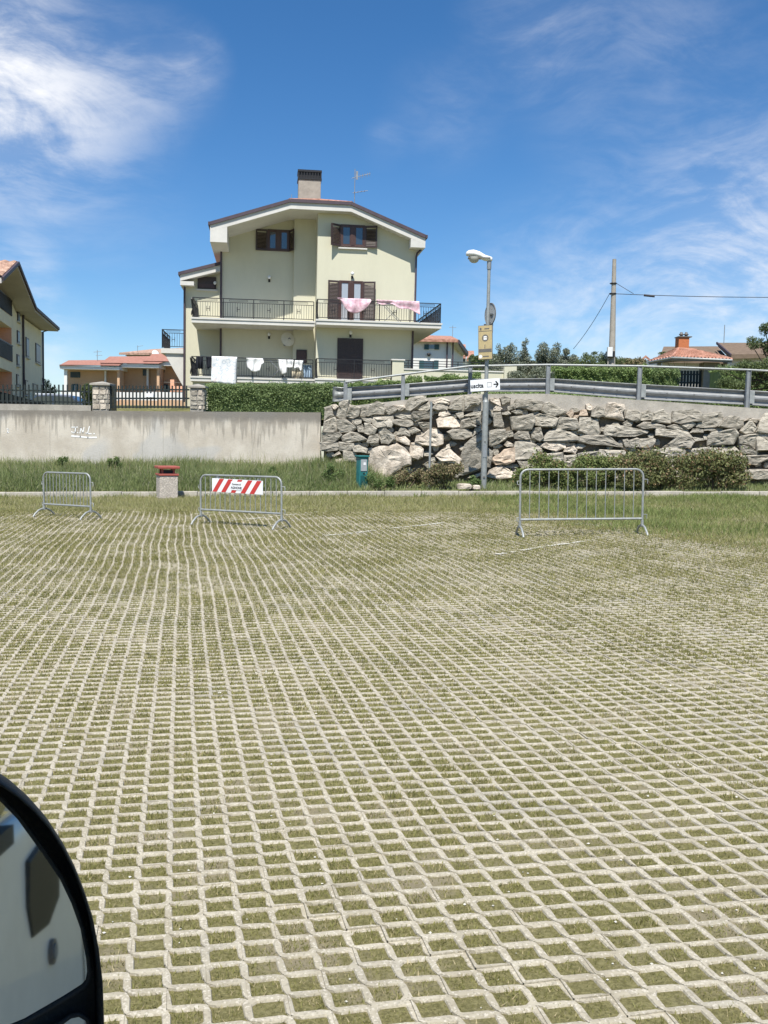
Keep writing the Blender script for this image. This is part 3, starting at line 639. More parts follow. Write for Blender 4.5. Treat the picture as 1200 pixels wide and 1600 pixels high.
ST['D'] = (1020, """0,240 110,195 190,270 190,340 0,325|200,330 215,220 320,205 470,215 515,240 490,320 400,320 270,340|280,360 400,320 450,350 390,400 320,390|460,370 480,330 510,250 700,225 730,280 710,350 640,380 480,380|690,380 780,270 830,260 900,285 960,300 950,370 880,405 740,395|910,430 1000,320 1050,340 1085,400 1050,440 960,460|950,320 1000,295 1110,300 1080,340 1000,315 w|1080,430 1120,320 1180,250 1300,230 1300,430 1180,440|140,380 220,355 300,375 325,410 290,415 180,395|35,480 40,400 220,400 370,430 400,490 250,490|390,440 420,400 520,400 520,440|520,420 550,380 620,385 660,415 560,420|580,560 600,440 650,425 850,405 875,460 835,560 700,570|175,550 240,495 380,490 430,540 380,600 200,610|400,490 520,500 530,520 440,530|880,490 1000,460 1080,450 1085,620 980,570 900,560|1085,460 1300,440 1300,620 1085,620|900,570 990,580 1090,650 1080,675 920,660|960,690 1180,670 1300,670 1200,720 1080,770 1000,775|990,830 1300,820 1300,920 990,920|0,620 160,600 330,620 340,740 20,760|360,620 560,590 580,720 380,740|600,600 860,590 940,680 930,780 640,770|1320,230 1500,250 1520,420 1320,440|1320,460 1560,440 1560,560 1330,590|1320,620 1520,590 1540,760 1310,790|1540,260 1780,280 1760,430 1540,420|1580,450 1800,450 1790,600 1590,580|1560,610 1790,620 1800,780 1570,770|1310,800 1560,790 1560,920 1310,920|1580,790 1850,790 1840,930 1590,930|1810,300 2000,320 2000,480 1820,470|1810,490 2000,500 2000,770 1820,760|0,780 300,770 320,920 20,930|340,760 620,780 640,930 340,930|660,790 960,790 970,930 670,930""")
def stone_mesh(poly2, r, depth=.42, bulge=.13):
    """boulder from its outline in the wall plane (metres): stepped rough face, sides running back"""
    P_ = np.array(poly2); per = np.linalg.norm(np.roll(P_, -1, 0) - P_, axis=1); n = 9
    cum = np.concatenate([[0], np.cumsum(per)]); L = cum[-1]; ps = []
    corners = list(cum[:-1]); want = sorted(corners + [L * (k + .5) / max(1, n - len(corners)) for k in range(max(0, n - len(corners)))])
    for q in want:
        i = min(len(per) - 1, int(np.searchsorted(cum, q, 'right') - 1)); f_ = (q - cum[i]) / max(per[i], 1e-6); ps.append(P_[i] * (1 - f_) + P_[(i + 1) % len(P_)] * f_)
    ps = np.array(ps); n = len(ps); sz = math.sqrt(np.prod(P_.max(0) - P_.min(0))); c0 = ps.mean(0)
    ps = ps + r.normal(0, .025 * sz, ps.shape)
    ps = c0 + (ps - c0) * 1.09; tilt = r.normal(0, .16, 2); bg = min(bulge, sz * .2); sz = min(sz, .55)
    def ring(s_, z_, jn): 
        q = c0 + (ps - c0) * s_ + r.normal(0, jn * sz, ps.shape); return np.column_stack([q, z_ + (q - c0) @ tilt * (1 if z_ > -.1 else 0) + r.normal(0, jn * sz * 1.1, n)])
    rings = [ring(.85, -depth, .02), ring(1.0, -.05, .012), ring(.98, bg * .6, .012), ring(.88, bg * .95, .028), ring(.60, bg * 1.0, .030), ring(.28, bg * 1.0, .024)]
    V = np.concatenate(rings + [np.array([[c0[0], c0[1], bg * 1.1]])]); k = len(rings); Fq = []
    for a in range(k - 1):
        for i in range(n): Fq.append((a * n + i, a * n + (i + 1) % n, (a + 1) * n + (i + 1) % n, (a + 1) * n + i))
    T3 = [((k - 1) * n + i, (k - 1) * n + (i + 1) % n, k * n) for i in range(n)]
    # local axes: x along wall, y outwards is -Y of the object, z up
    W = np.column_stack([V[:, 0], -V[:, 2], V[:, 1]])
    return W, np.array(Fq), np.array(T3)
sr = np.random.RandomState(17); boxes = []
def add_stone(pts, mat, off=0.0, depth=.42, bulge=.075):
    w3 = [wall_pt(px, py) for px, py in pts]; c = sum(w3, Vector()) / len(w3)
    poly = [((p - c).dot(e1), (p - c).dot(e2)) for p in w3]
    if sum(poly[i][0] * poly[(i + 1) % len(poly)][1] - poly[(i + 1) % len(poly)][0] * poly[i][1] for i in range(len(poly))) < 0: poly = poly[::-1]
    W, Fq, T3 = stone_mesh(poly, sr, depth, bulge); me = np_mesh('stone', W, [Fq, T3]); me.materials.append(MATS[mat])
    o = link('stone', me, None, swall); o.location = c - SW0 - e3 * off * 1.0; o.rotation_euler = (-.05, 0, math.atan2(e1.y, e1.x)); return o
for key, (x0, txt) in ST.items():
    f_ = cr(x0)
    for s_ in txt.split('|'):
        tk = s_.split(); mt = 'stone_grey'
        if tk[-1] in 'wr': mt = {'w': 'stone_warm', 'r': 'stone_red'}[tk.pop()]
        pts = [f_(tuple(map(float, q.split(',')))) for q in tk]
        add_stone(pts, mt); boxes.append(np.array(pts))
def inside(p, poly):
    x, y = p; c = False; n = len(poly)
    for i in range(n):
        x1, y1 = poly[i]; x2, y2 = poly[i - 1]
        if (y1 > y) != (y2 > y) and x < (x2 - x1) * (y - y1) / (y2 - y1) + x1: c = not c
    return c
def captop(px): return float(np.interp(px, [505, 560, 640, 735, 855, 1000, 1170, 1320], [640, 633, 624, 616, 615, 625, 637, 646]))
filled = []; tries = 0
while len(filled) < 130 and tries < 6000:         # small packing stones set back in the gaps
    tries += 1; px, py = sr.uniform(506, 1300), sr.uniform(628, 748)
    if py < captop(px) + 22 or any(inside((px, py), b_) for b_ in boxes) or any((px - a) ** 2 + (py - b_) ** 2 < 60 for a, b_ in filled): continue
    filled.append((px, py)); rx, ry = sr.uniform(5, 10), sr.uniform(4, 7)
    add_stone([(px + rx * math.cos(a) * sr.uniform(.7, 1.1), py + ry * math.sin(a) * sr.uniform(.7, 1.1)) for a in np.linspace(0, 2 * math.pi, 7)[:-1]], 'stone_grey', off=.10, depth=.2, bulge=.05)
# earth packed behind, and the concrete beam along the top
m = MB(); pl = [wall_pt(px, 648, .34) for px in (506, 800, 1330)]
A = wall_pt(507, captop(507) + 14, .30); B = wall_pt(1335, captop(1335) + 14, .30); 
pts = [wall_pt(px, captop(px) + 10, .20) - SW0 for px in range(507, 1340, 40)]
for a, b_ in zip(pts[:-1], pts[1:]):
    a0, b0 = Vector((a.x, a.y - .12, -.4)), Vector((b_.x, b_.y - .12, -.4)); dd = Vector((.05, .5, 0))
    m.add([a0, b0, b_, a, a0 + dd, b0 + dd, b_ + dd, a + dd], [(0, 1, 2, 3), (3, 2, 6, 7)])
m.build('backfill', 'earth', swall)
m = MB(); pts = [(wall_pt(px, captop(px), .12) - SW0, wall_pt(px, captop(px) + 26, .12) - SW0) for px in list(range(520, 1340, 27))]
for (a, a2), (b_, b2) in zip(pts[:-1], pts[1:]):
    d = Vector((.06, .62, 0)); m.add([a2, b2, b_, a, a2 + d, b2 + d, b_ + d, a + d], [(0, 1, 2, 3), (3, 2, 6, 7), (0, 4, 5, 1), (4, 7, 6, 5)])
m.build('concrete_cap', 'cap_concrete', swall)

# ------------------------------------------------------------ guardrail along the ramp
grail = thing('guardrail', 'galvanised guardrail with tubular top rail along the ramp above the boulder wall', 'guardrail', (4.5, 28.3, 2.6)); GO = Vector((4.5, 28.3, 2.6))
GP = [(540, 597, 630, 606, 627), (630, 585, 624, 600, 620), (735, 572, 619, 592, 612), (857, 570, 618, 591, 612), (1000, 572, 628, 600, 624), (1170, 578, 640, 610, 633), (1350, 587, 652, 621, 645)]
def gY(px): return wall_pt(px, captop(px), .12).y + .28
tops_, beams_ = [], []
for (px, t_, b_, bt, bb) in GP:
    Y = gY(px); T_ = at(px, t_, Y) - GO; Bp = at(px, b_, Y) - GO; Bp.x = T_.x + .0; tops_.append(T_)
    beams_.append((at(px, bt, Y + .13) - GO, at(px, bb, Y + .13) - GO))
    m = MB(); z0, z1 = Bp.z - .25, T_.z
    m.box(T_.x - .055, T_.x - .045, T_.y - .06, T_.y + .06, z0, z1); m.box(T_.x + .045, T_.x + .055, T_.y - .06, T_.y + .06, z0, z1); m.box(T_.x - .045, T_.x + .045, T_.y - .005, T_.y + .005, z0, z1)
    post = m.build('post', 'galvanised_dull', grail)
    bm_ = (beams_[-1][0] + beams_[-1][1]) / 2
    MB().box(T_.x + .06, T_.x + .19, T_.y - .05, T_.y + .09, bm_.z - .17, bm_.z + .19).build('spacer_bracket', 'galvanised', post)
m = MB(); rp = [Vector((p.x, p.y, p.z)) for p in tops_]; m.tube(rp, .032, 8); m.build('top_rail', 'galvanised', grail)
prof = [(.0, 1.0), (-.01, .97), (.015, .93), (.07, .83), (.075, .74), (.02, .63), (-.005, .55), (-.005, .45), (.02, .37), (.075, .26), (.07, .17), (.015, .07), (-.01, .03), (0, 0)]
for i in range(len(GP) - 1):
    (t0, b0), (t1, b1) = beams_[i], beams_[i + 1]; vs = []
    ex0 = -.25 if i == 0 else .012
    for (t_, b_, o_) in ((t0, b0, ex0), (t1, b1, .005)):
        for (out_, hz) in prof:
            p = b_.lerp(t_, hz); vs.append((p.x + o_, p.y + out_ * 1.15, p.z))
    n = len(prof); m = MB(); m.add(vs, [(k, k + 1, n + k + 1, n + k) for k in range(n - 1)])
    o = m.build('beam', 'beam_metal', grail); so = o.modifiers.new('thick', 'SOLIDIFY'); so.thickness = .006
    for k in (.25, .5, .75):                                    # splice bolts
        p = b0.lerp(b1, k).lerp(t0.lerp(t1, k), .5); MB().tube([p + Vector((0, 0, 0)), p + Vector((0, -.035, 0))], .018, 6).build('bolt', 'sign_grey', o)
t0, b0 = beams_[0]; c = (t0 + b0) / 2                            # flared end piece
m = MB(); vs = []
for (dx, dy, s_) in ((-.05, 0, 1.0), (-.22, .02, 1.08), (-.34, .10, 1.1), (-.38, .22, 1.1)):
    for (out_, hz) in prof: vs.append((c.x + dx, c.y - dy * .6 + out_ * (1.15 if dx > -.3 else .3) - .004, c.z + (hz - .5) * (t0.z - b0.z) * s_))
n = len(prof); m.add(vs, [(j * n + k, j * n + k + 1, (j + 1) * n + k + 1, (j + 1) * n + k) for j in range(3) for k in range(n - 1)])
o = m.build('end_terminal', 'galvanised', grail); so = o.modifiers.new('thick', 'SOLIDIFY'); so.thickness = .006
# ------------------------------------------------------------ the cream house: local x along its front, y into it, z up
HO, HA = Vector((-3.42, 46.5, 0)), R(7)
house = thing('house', 'three storey cream house with clipped gable, brown shutters and wrap-round balconies', 'house', HO, HA)
MH = Matrix.Translation(HO) @ Matrix.Rotation(HA, 4, 'Z')
hx_ = np.array([math.cos(HA), math.sin(HA), 0]); hy_ = np.array([-math.sin(HA), math.cos(HA), 0])
def hp(px, py, v):
    """house coordinates of a pixel on the plane y = v"""
    d = ray(px, py); O_ = np.array(HO); t_ = ((O_ + hy_ * v - _C) @ hy_) / (d @ hy_); p = _C + d * t_
    return float((p - O_) @ hx_), float(p[2])
def prof_roof(u): return float(np.interp(u, [-5.0, -1.33, 1.52, 5.08], [11.2, 12.41, 12.41, 11.05]))
ZB = 2.6
def ridge_w(u): return 11.2 + (u + 5.0) * .3297 if u < .12 else 11.05 + (5.08 - u) * .382
# walls
MB().prism([(0, ZB), (4.7, ZB), (4.7, 10.83), (1.52, 12.03), (0, 12.03)], 0, 9.5).build('front_wall', 'plaster_cream', house)
MB().prism([(-4.65, ZB), (-.003, ZB), (-.003, 12.03), (-1.33, 12.03), (-4.65, 10.94)], 1.9, 9.5).build('recessed_wall', 'plaster_cream', house)
MB().prism([(-1.07, ZB), (-.004, ZB), (-.004, 12.02), (-1.07, 12.02)], 1.5, 1.897).build('wall_pier', 'plaster_cream', house)
MB().prism([(-6.41, ZB), (-4.655, ZB), (-4.655, 9.62), (-6.41, 9.10)], 3.0, 9.0).build('wing_wall', 'plaster_cream', house)
# roof: white slab, dark edge trim, tiles
rf = MB(); th = .30
L_, AL, AR, R_ = (-5.0, 11.07), (-1.33, 12.28), (1.52, 12.28), (5.08, 10.92)
rf.prism([L_, AL, AR, R_, (R_[0], R_[1] - .30), (AR[0], AR[1] - .30), (AL[0], AL[1] - .30), (L_[0], L_[1] - .30)], -.62, 9.8)
roof = rf.build('roof_slab', 'plaster_white', house)
MB().box(-5.0, -4.22, -.62, 9.8, 10.31, 10.78).prism([(-5.0, 10.775), (-4.22, 10.775), (-4.22, 11.02)], -.619, 9.8).build('eaves_box', 'plaster_white', house)
MB().box(4.38, 5.08, -.62, 9.8, 10.47, 10.63).prism([(4.38, 10.625), (5.08, 10.625), (4.38, 10.88)], -.619, 9.8).build('eaves_box', 'plaster_white', house)
tr = MB()
for a, b_ in ((L_, AL), (AL, AR), (AR, R_)): tr.bar((a[0], -.65, a[1] + .065), (b_[0], -.65, b_[1] + .065), .10, .15)
tr.bar((-5.03, -.68, 11.14), (-5.03, 9.8, 11.14), .12, .14); tr.bar((5.12, -.68, 10.99), (5.12, 9.8, 10.99), .12, .14)
tr.build('roof_trim', 'trim_dark', house)
# curved tiles: rows of half-round pans as relief on both slopes and the front hip
def tile_sheet(P0, P1, Q1, Q0, nu, nv, amp=.035):
    """P0->P1 runs along the eave, P->Q up the slope"""
    P0, P1, Q0, Q1 = map(Vector, (P0, P1, Q0, Q1)); n_ = (P1 - P0).cross(Q0 - P0).normalized()
    if n_.z < 0: n_ = -n_
    sub = 4; U_ = nu * sub; vs = []; fs = []
    for j in range(nv * 2):
        r0 = (j // 2 + (j % 2) * .98) / nv; step = (.045 if j % 2 == 0 else .0)
        for i in range(U_ + 1):
            f_ = i / U_; p = P0.lerp(P1, f_).lerp(Q0.lerp(Q1, f_), r0); vs.append(p + n_ * (.03 + amp * math.sin(2 * math.pi * i / sub) + step))
    W_ = U_ + 1
    fs = [(j * W_ + i, j * W_ + i + 1, (j + 1) * W_ + i + 1, (j + 1) * W_ + i) for j in range(nv * 2 - 1) for i in range(U_)]
    return vs, fs
RG = (.12, 12.88)
m = MB()
for q in [((-5.0, -.62, 11.08), (-5.0, 9.8, 11.08), (.12, 9.8, 12.79), (-1.33, -.62, 12.29), 40, 12), ((5.08, 9.8, 10.93), (5.08, -.62, 10.93), (1.52, -.62, 12.29), (.12, 9.8, 12.81), 40, 12)]:
    a, b_, c, d, nu, nv = q; vs, fs = tile_sheet(a, b_, c, d, nu, nv); m.add(vs, fs, True)
vs, fs = tile_sheet((-1.33, -.62, 12.30), (1.52, -.62, 12.30), (.14, 1.3, 12.80), (.10, 1.3, 12.80), 13, 5); m.add(vs, fs, True)
m.add([(-1.36, -.64, 12.30), (.12, 1.3, 12.84), (.12, 9.8, 12.84), (-1.3, -.62, 12.30), (1.55, -.64, 12.30)], [(0, 1, 2), (4, 2, 1)])
m.build('roof_tiles', 'tile_red', house)
m = MB(); m.tube([(-1.36, -.64, 12.36), (.12, 1.3, 12.86)], .09, 8); m.tube([(1.55, -.64, 12.36), (.12, 1.3, 12.86)], .09, 8); m.tube([(.12, 1.3, 12.86), (.12, 9.8, 12.86)], .1, 8); m.build('ridge_tiles', 'tile_red', house)
# wing roof
MB().prism([(-6.62, 9.21), (-4.60, 9.79), (-4.60, 9.50), (-6.62, 8.92)], 2.4, 9.2).build('wing_roof', 'plaster_white', house)
MB().box(-6.62, -5.95, 2.4, 9.2, 8.72, 8.915).build('wing_eaves_box', 'plaster_white', house)
m = MB(); m.bar((-6.64, 2.37, 9.28), (-4.58, 2.37, 9.87), .1, .15); m.bar((-6.66, 2.32, 9.27), (-6.66, 9.2, 9.27), .1, .15); m.build('wing_roof_trim', 'trim_dark', house)
m = MB(); vs, fs = tile_sheet((-6.62, 2.4, 9.22), (-6.62, 9.2, 9.22), (-4.60, 9.2, 9.80), (-4.60, 2.4, 9.80), 28, 5); m.add(vs, fs, True); m.build('wing_roof_tiles', 'tile_red', house)
# chimney
ch = MB(); ch.box(-.90, .19, 1.5, 2.4, 12.2, 13.88); cho = ch.build('chimney', 'pole_concrete', house, .02)
m = MB(); m.box(-.94, .23, 1.46, 2.44, 13.88, 13.95); m.box(-.94, .23, 1.46, 2.44, 14.24, 14.34)
for k in range(9): m.box(-.92 + k * .135, -.86 + k * .135, 1.48, 2.42, 13.95, 14.24)
m.box(-.86, .15, 1.54, 2.36, 13.95, 14.24)
m.build('chimney_cap', 'iron_black', cho)
# antenna and aerials
m = MB(); m.tube([(1.85, 1.5, 12.3), (1.85, 1.5, 14.5)], .02, 6); m.tube([(1.75, 1.5, 13.35), (2.5, 1.5, 13.5)], .015, 5)
for k in range(4): m.tube([(1.85 + k * .16, 1.35, 13.38 + k * .03), (1.85 + k * .16, 1.65, 13.38 + k * .03)], .012, 4)
m.tube([(1.7, 1.5, 14.05), (2.6, 1.5, 14.32)], .015, 5)
for k in range(6): m.tube([(1.98 + k * .12, 1.5, 14.02 + k * .036), (1.98 + k * .12, 1.5, 14.22 + k * .036)], .012, 4)
m.box(1.9, 2.0, 1.49, 1.51, 14.0, 14.4); m.build('antenna', 'galvanised_dull', house)
MB().tube([(-1.25, .3, 12.4), (-1.25, .3, 12.85)], .012, 5).build('lightning_rod', 'galvanised_dull', house)

# windows and shutters
def pane_window(u0, u1, w0, w1, v, name='window', glassm='pane', leaves=2):
    fr = MB(); t_ = .07
    fr.box(u0, u1, v - .04, v + .02, w1 - t_, w1); fr.box(u0, u1, v - .04, v + .02, w0, w0 + t_); fr.box(u0, u0 + t_, v - .04, v + .02, w0 + t_, w1 - t_); fr.box(u1 - t_, u1, v - .04, v + .02, w0 + t_, w1 - t_)
    cw = (u1 - u0) / leaves
    for k in range(1, leaves): fr.box(u0 + cw * k - .10, u0 + cw * k + .10, v - .05, v + .02, w0 + t_, w1 - t_)
    o = fr.build(name, 'frame_brown', house, .006)
    for k in range(leaves):
        a = u0 + cw * k + (t_ if k == 0 else .10); b_ = u0 + cw * (k + 1) - (t_ if k == leaves - 1 else .10)
        sash = MB(); 
        for bx_ in ((a, b_, w1 - t_ - .06, w1 - t_), (a, b_, w0 + t_, w0 + t_ + .06), (a, a + .05, w0 + t_ + .06, w1 - t_ - .06), (b_ - .05, b_, w0 + t_ + .06, w1 - t_ - .06)): sash.box(bx_[0], bx_[1], v - .03, v + .01, bx_[2], bx_[3])
        s_ = sash.build('sash', 'frame_brown', o)
        MB().box(a + .05, b_ - .05, v - .012, v - .004, w0 + t_ + .06, w1 - t_ - .06).build('pane', glassm, o)
    return o
def shutter(hu, w0, w1, v, width, ang, side):
    """louvred shutter hinged at hu; ang = opening from the wall plane"""
    m = MB(); s_ = side; st = .07
    def bx_(a0, a1, z0, z1, y0=-.02, y1=.02): m.box(s_ * a0, s_ * a1, y0, y1, z0, z1)
    H_ = w1 - w0
    bx_(0, st, 0, H_); bx_(width - st, width, 0, H_); bx_(st, width - st, 0, .09); bx_(st, width - st, H_ - .09, H_)
    if H_ > 1.3: bx_(st, width - st, H_ * .5 - .05, H_ * .5 + .05)
    o = m.build('shutter', 'shutter_brown', house); o.location = (hu, v, w0); o.rotation_euler = (0, 0, -s_ * ang)
    sl = MB(); n = int((H_ - .18) / .065)
    for k in range(n):
        z = .10 + k * .065
        sl.add([(s_ * st, -.016, z), (s_ * (width - st), -.016, z), (s_ * (width - st), .016, z + .05), (s_ * st, .016, z + .05), (s_ * st, -.010, z - .008), (s_ * (width - st), -.010, z - .008), (s_ * (width - st), .022, z + .042), (s_ * st, .022, z + .042)],
               [(0, 1, 2, 3), (4, 7, 6, 5), (0, 4, 5, 1), (3, 2, 6, 7)])
    tag(sl.build('slats', 'shutter_brown', o), kind='stuff'); return o
pane_window(1.09, 2.25, 10.46, 11.50, -.03, glassm='pane')
shutter(1.09, 10.46, 11.48, -.06, .56, R(32), -1); shutter(2.25, 10.46, 11.48, -.06, .58, R(10), 1)
MB().box(.98, 2.36, -.12, .02, 10.36, 10.42).build('window_sill', 'plaster_white', house)
pane_window(-2.36, -1.30, 10.46, 11.50, 1.87, glassm='pane')
shutter(-2.36, 10.46, 11.48, 1.84, .58, R(5), -1); shutter(-1.30, 10.46, 11.48, 1.84, .56, R(68), 1)
pane_window(1.06, 2.20, 6.86, 8.88, -.03, name='balcony_door', glassm='pane_curtain')
shutter(1.06, 6.90, 8.86, -.06, .54, R(8), -1); shutter(2.20, 6.90, 8.86, -.06, .60, R(14), 1)
d_ = MB(); d_.box(1.02, 2.26, -.07, .01, 4.13, 6.16); dd_ = d_.build('closed_shutter_door', 'shutter_brown', house, .01)
m = MB()
for k in range(29): m.box(1.10, 1.60, -.085, -.07, 4.24 + k * .065, 4.285 + k * .065).box(1.68, 2.18, -.085, -.07, 4.24 + k * .065, 4.285 + k * .065)
tag(m.build('slats', 'shutter_brown', dd_), kind='stuff')
m = MB(); m.box(-.90, -.38, 1.45, 1.51, 5.0, 5.67); mo = m.build('meter_cupboard', 'shutter_brown', house, .01)
MB().box(-.86, -.42, 1.44, 1.45, 5.05, 5.62).build('cupboard_door', 'frame_brown', mo)
m = MB(); m.box(-5.81, -4.90, 2.94, 3.02, 8.66, 9.25); mo = m.build('roller_window', 'shutter_brown', house)
MB().box(-5.74, -4.97, 2.92, 2.94, 8.72, 8.90).build('half_blind', 'frame_brown', mo); MB().box(-5.88, -4.83, 2.88, 3.0, 8.56, 8.63).build('window_sill', 'plaster_white', house)
# wall lamps
def wall_lamp(u, v, w_):
    m = MB(); m.box(u - .05, u + .05, v - .03, v, w_ - .22, w_ - .08); m.tube([(u, v - .02, w_ - .16), (u, v - .14, w_ - .16), (u, v - .16, w_ - .10)], .02, 6)
    o = m.build('wall_lamp', 'iron_black', house)
    MB().lathe([(.02, -.09), (.065, -.05), (.085, 0), (.065, .05), (.02, .085)], 14, (u, v - .16, w_)).build('globe', 'lamp_white', o)
for q in ((1.67, 0, 9.20), (-2.26, 1.9, 9.17), (1.64, 0, 6.42), (-2.24, 1.9, 6.40), (-4.95, 3.0, 8.95)): wall_lamp(*q)
# satellite dish on the recessed wall
dish = MB(); dish.lathe([(0.0, .10), (.12, .09), (.24, .06), (.34, .0), (.35, .0), (.34, -.012), (.24, .048), (0.0, .085)], 22)
do = dish.build('satellite_dish', 'dish_white', house); do.location = (-1.33, 1.3, 6.14); do.rotation_euler = (R(78), 0, R(20))
m = MB(); m.tube([(0, 0, .1), (0, 0, .25), (0, -.1, .35)], .025, 6); m.build('dish_bracket', 'galvanised_dull', do)
m = MB(); m.tube([(0, -.34, 0), (0, -.15, -.42)], .015, 6); m.box(-.04, .04, -.2, -.1, -.5, -.4); m.build('receiver_arm', 'galvanised_dull', do)
# drainpipes
def pipe(pts, name='drainpipe'): MB().tube(pts, .05, 8).build(name, 'trim_dark', house)
pipe([(-4.72, 1.8, 10.45), (-4.60, 1.80, 10.35), (-4.60, 1.80, 10.15), (-4.60, 1.80, 6.88)]); pipe([(-4.60, 1.80, 6.6), (-4.60, 1.80, 4.1)])
pipe([(4.98, -.02, 10.5), (4.78, -.07, 10.30), (4.74, -.07, 10.1), (4.74, -.07, 6.86)]); pipe([(4.66, -.07, 6.6), (4.66, -.07, 4.2)]); pipe([(-6.45, 2.92, 8.8), (-6.45, 2.92, 3.0)])
# balconies
def slab(u0, u1, v0, v1, wt, th, name='balcony_slab'):
    m = MB(); m.box(u0, u1, v0, v1, wt - th, wt); m.box(u0 - .04, u1 + .04, v0 - .04, v0 + .02, wt - .06, wt + .02); return m.build(name, 'plaster_white', house)
slab(-5.85, -.10, -.3, 1.898, 6.86, .23); slab(-.07, 5.83, -1.3, -.003, 6.86, .23)
MB().box(4.703, 5.83, -.003, 7.0, 6.63, 6.858).build('balcony_slab', 'plaster_white', house)
MB().box(-5.85, -4.66, 1.898, 2.997, 6.63, 6.858).build('balcony_slab', 'plaster_white', house)
slab(-5.89, -.10, -.3, 1.898, 4.13, .22); slab(-.07, 4.05, -1.3, -.003, 4.13, .22)
MB().box(-5.89, -4.66, 1.898, 2.997, 3.91, 4.128).build('balcony_slab', 'plaster_white', house)
# a small balcony on the far left side
MB().box(-7.6, -6.412, 3.0, 7.0, 5.42, 5.66).build('balcony_slab', 'plaster_white', house)
MB().prism([(-7.45, 5.42), (-6.413, 5.42), (-6.413, 3.6)], 3.1, 6.9).build('balcony_bracket', 'plaster_white', house)
def railing(pts, w0, h=.92, step=1.45):
    pts = [Vector((p[0], p[1], w0)) for p in pts]; m = MB(); bal = MB(); up = Vector((0, 0, 1))
    for a, b_ in zip(pts[:-1], pts[1:]):
        L = (b_ - a).length; n = max(1, round(L / step)); d = (b_ - a).normalized()
        m.bar(a + up * h, b_ + up * h, .045, .035); m.bar(a + up * .09, b_ + up * .09, .03, .03); m.bar(a + up * (h - .17), b_ + up * (h - .17), .025, .025)
        for k in range(n + 1):
            p = a.lerp(b_, k / n); m.bar(p, p + up * h, .04, .04)
            if k < n:
                q = a.lerp(b_, (k + 1) / n); e, f_ = p.lerp(q, .2), p.lerp(q, .8)
                for z in (h - .11, h - .05): m.bar(e + up * z, f_ + up * z, .016, .016)
                m.bar(e + up * (h - .11), e + up * (h - .05), .016, .016); m.bar(f_ + up * (h - .11), f_ + up * (h - .05), .016, .016)
                c = p.lerp(q, .5)
                for s_ in (-.07, .07): m.bar(c + d * s_ + up * .32, c + d * s_ + up * .56, .022, .022)
                m.bar(c - d * .07 + up * .44, c + d * .07 + up * .44, .022, .022)
        nb = int(L / .115)
        for k in range(1, nb):
            p = a.lerp(b_, k / nb); bal.bar(p + up * .09, p + up * (h - .17), .016, .016)
    o = m.build('railing', 'iron_black', house); tag(bal.build('balusters', 'iron_black', o), kind='stuff'); return o
railing([(-5.80, 2.95), (-5.80, -.25), (-.15, -.25)], 6.87); railing([(-.02, -.05), (-.02, -1.25), (5.78, -1.25), (5.78, 6.9)], 6.87)
railing([(-5.84, 2.95), (-5.84, -.25), (-.15, -.25)], 4.14); railing([(-.02, -.05), (-.02, -1.25), (3.50, -1.25)], 4.14)
railing([(-6.45, 3.05), (-7.55, 3.05), (-7.55, 6.9)], 5.67)
# scrolled panels at the balcony corners
for (uu, vv0, vv1, w0) in ((-5.86, -.25, 1.2, 6.87), (-5.90, -.25, 1.2, 4.14)):
    m = MB()
    for k in range(7):
        a = vv0 + (vv1 - vv0) * k / 7; m.tube([(uu, a + .09 + .08 * math.cos(t_), w0 + .2 + .07 * (k % 4) + .08 * math.sin(t_)) for t_ in np.linspace(0, 5.2, 10)], .018, 5)
    m.bar((uu, vv0, w0 + .88), (uu, vv1, w0 + .1), .05, .06); m.build('scroll_panel', 'iron_black', house)
# pillar, parapet and its rail on the right
MB().box(3.53, 4.08, -1.34, -.75, ZB, 5.08).build('terrace_pillar', 'plaster_cream', house)
MB().box(3.48, 4.13, -1.39, -.70, 5.08, 5.14).build('pillar_cap', 'plaster_white', house)
MB().box(4.083, 9.2, -1.3, -1.08, ZB, 4.66).build('terrace_parapet', 'plaster_cream', house); MB().box(4.083, 9.24, -1.34, -1.04, 4.66, 4.72).build('parapet_cap', 'plaster_white', house)
MB().box(.003, 9.2, -1.07, -.004, ZB, 3.9).build('terrace_base', 'plaster_cream', house); MB().box(-5.8, .0, -.1, 1.89, ZB, 3.905).build('terrace_base', 'plaster_cream', house)
m = MB()
for z in (4.86, 4.98, 5.10): m.bar((4.1, -1.19, z), (9.2, -1.19, z), .03, .03)
for k in range(5): m.bar((4.3 + k * 1.2, -1.19, 4.7), (4.3 + k * 1.2, -1.19, 5.1), .035, .035)
m.build('parapet_rail', 'iron_black', house)
MB().box(8.9, 9.5, -1.45, -.85, ZB, 5.0).build('gate_pillar', 'plaster_cream', house)

